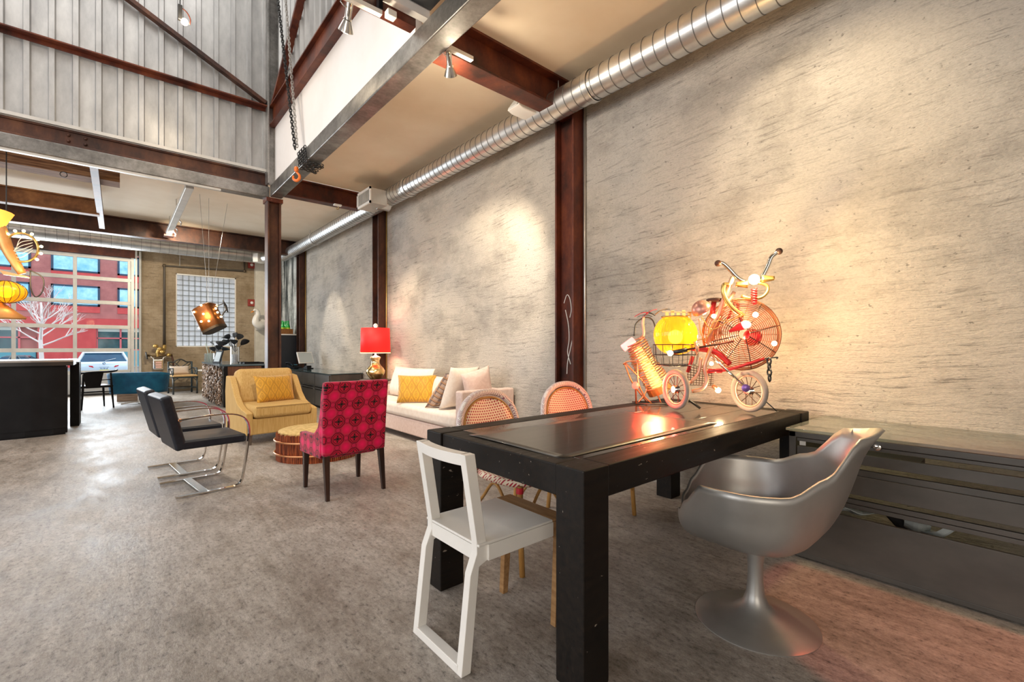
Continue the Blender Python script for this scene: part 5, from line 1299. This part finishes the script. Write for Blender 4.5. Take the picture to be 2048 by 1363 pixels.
t = thing('street_tree', 'bare pale-barked street tree outside the glazed door', 'tree', (-3.75, 42, GZ))
tm = MB(); bm_ = MB(); r_ = random.Random(11)
tm.tube([(0, 0, 0), (.03, 0, 1.2), (-.02, .02, 2.4), (.05, 0, 3.6), (.0, .05, 4.8)], [.13, .12, .10, .075, .045], 8); tm.build('trunk', BARK, t, smooth=True)
def branch(p, d, L, r, lv):
    q = p + d * L * .5 + Vector((r_.uniform(-.06, .06), r_.uniform(-.06, .06), .04 * L)); e = p + d * L + Vector((0, 0, .12 * L))
    bm_.tube([p, q, e], [r, r * .8, r * .55], 5 if lv < 2 else 4, cap=False)
    if lv >= 3: return
    for k in range(3 if lv < 3 else 2):
        a = r_.uniform(-.6, .6); b = r_.uniform(-.5, .5)
        nd = (d + Vector((a, b * .7, r_.uniform(-.12, .45)))).normalized()
        st = p + (e - p) * r_.uniform(.45, 1.0)
        branch(st, nd, L * r_.uniform(.55, .8), max(r * .58, .009), lv + 1)
for k in range(11):
    z = 2.0 + 2.7 * k / 14; a = k * 2.4; s = 1.05 - .45 * k / 14
    branch(Vector((0, 0, z)), Vector((math.cos(a), math.sin(a) * .6, .42 + .5 * k / 14)).normalized(), 1.25 * s, .045 * s + .008, 0)
bm_.build('branches', BARK, t, kind='stuff')

def car(loc, rz, label, paint, W=1.95, Lg=4.7, Hh=1.72, suv=True, plate=True):
    t = thing('car', label, 'car', loc, rz)   # rear towards -Y
    hw = W / 2; belt = Hh * (.72 if suv else .66)
    def ring(y, w0, w1, z0, z1): return [(-w0, y, z0), (w0, y, z0), (w1, y, z0 + (z1 - z0) * .55), (w1 * .97, y, z1), (-w1 * .97, y, z1), (-w1, y, z0 + (z1 - z0) * .55)]
    MB().loft([ring(0, hw * .86, hw * .90, .42, belt - .12), ring(.06, hw * .92, hw * .97, .34, belt - .02), ring(.5, hw * .97, hw, .28, belt), ring(2.4, hw * .97, hw, .26, belt - .02), ring(Lg - .9, hw * .96, hw * .98, .28, belt - .12), ring(Lg - .1, hw * .85, hw * .88, .34, belt - .3), ring(Lg, hw * .78, hw * .8, .4, belt - .36)]).build('body', paint, t, bevel=.04, seg=3)
    y0 = .12 if suv else .75; yt = .42 if suv else 1.5
    cab = MB(); cab.loft([[(-hw * .92, y0, belt - .03), (hw * .92, y0, belt - .03), (hw * .95, Lg - 1.6, belt - .05), (-hw * .95, Lg - 1.6, belt - .05)], [(-hw * .70, yt, Hh - .06), (hw * .70, yt, Hh - .06), (hw * .72, Lg - 2.4, Hh - .05), (-hw * .72, Lg - 2.4, Hh - .05)]]); cab.build('windows', CARGL, t, bevel=.03)
    MB().loft([[(-hw * .74, yt - .10, Hh - .09), (hw * .74, yt - .10, Hh - .09), (hw * .75, Lg - 2.3, Hh - .08), (-hw * .75, Lg - 2.3, Hh - .08)], [(-hw * .68, yt - .02, Hh), (hw * .68, yt - .02, Hh), (hw * .68, Lg - 2.5, Hh), (-hw * .68, Lg - 2.5, Hh)]]).build('roof', paint, t, bevel=.02)
    for s in (-1, 1):
        MB().bar((s * hw * .93, y0 + .02, belt - .03), (s * hw * .72, yt + .0, Hh - .05), .09, .08).build('rear_pillar', paint, t)
        for f in (.33, .62):
            yb = y0 + (Lg - 1.6 - y0) * f; yu = yt + (Lg - 2.4 - yt) * f; MB().bar((s * hw * .945, yb, belt), (s * hw * .72, yu, Hh - .05), .06, .09).build('side_pillar', paint, t)
        MB().loft([[(s * hw * .38, -.012, belt - .30), (s * hw * .97, .03, belt - .34), (s * hw * 1.0, .18, belt - .30), (s * hw * 1.0, .18, belt - .16), (s * hw * .96, .03, belt - .14), (s * hw * .42, -.012, belt - .22)], [(s * hw * .4, .08, belt - .3), (s * hw * .9, .12, belt - .34), (s * hw * .9, .3, belt - .3), (s * hw * .9, .3, belt - .16), (s * hw * .9, .12, belt - .14), (s * hw * .42, .08, belt - .22)]]).build('tail_lamp', TAIL, t)
        for y in (.85, Lg - .95):
            w = MB().lathe([(.2, -.11), (.34, -.10), (.36, -.06), (.36, .06), (.34, .10), (.2, .11)], 24).xf(Matrix.Translation((s * (hw - .12), y, .36)) @ Matrix.Rotation(R(90), 4, 'Y')).build('wheel', TYRE, t, smooth='auto')
            MB().lathe([(.22, 0), (.2, .02), (.03, .03)], 16).xf(Matrix.Translation((s * (hw - .01), y, .36)) @ Matrix.Rotation(s * R(90), 4, 'Y')).build('wheel_disc', GALVOBJ, w, smooth='auto')
    B(-hw * .8, hw * .8, -.05, .02, .40, .62).build('bumper', paint, t, bevel=.03)
    if plate:
        Pl = B(-.17, .19, -.03, .0, belt - .44, belt - .28).build('licence_plate', simple('plate_white', (.62, .70, .78), .5), t)
        B(-.17, .19, -.033, -.029, belt - .44, belt - .405).build('plate_band', simple('plate_yellow', (.62, .55, .06), .5), Pl)
        B(-.17, .19, -.033, -.029, belt - .30, belt - .28).build('plate_band', simple('plate_navy', (.02, .06, .14), .5), Pl)
        for k in range(7): B(-.145 + .045 * k, -.125 + .045 * k + .008 * (k % 2), -.033, -.029, belt - .395, belt - .315 - .012 * (k % 3)).build('plate_character', simple('plate_ink', (.02, .05, .12), .5) if k == 0 else bpy.data.materials['plate_ink'], Pl)
        E_ = MB().lathe([(.055, 0), (.055, .012)], 20).xf(Matrix.Translation((0, -.005, belt - .10)) @ Matrix.Rotation(R(90), 4, 'X')).build('emblem', STEELD, t)
        for k in range(4):
            a0 = PI / 2 * k; MB().prism([(0, 0)] + [(.04 * math.cos(a0 + PI / 2 * i / 5), .04 * math.sin(a0 + PI / 2 * i / 5)) for i in range(6)], 'y', -.022, -.017).xf(Matrix.Translation((0, 0, belt - .10))).build('emblem_quarter', STONEW if k % 2 else simple('roundel_blue', (.04, .2, .5), .4), E_)
        MB().tube([(.05, .12, belt + .02), (.45, .18, belt + .13)], .008, 5).build('wiper', STONEW, t)
    return t
car((-.52, 30, GZ), R(3), 'silver SUV seen from behind through the glazed door', CARP)
car((-9.0, 36, GZ), R(88), 'white boxy SUV seen side-on behind the bar counter', CARW, Hh=1.72, plate=False)
car((-2.4, 37.5, GZ), R(88), 'graphite sedan parked behind the street tree', CARB, Hh=1.46, suv=False, plate=False)
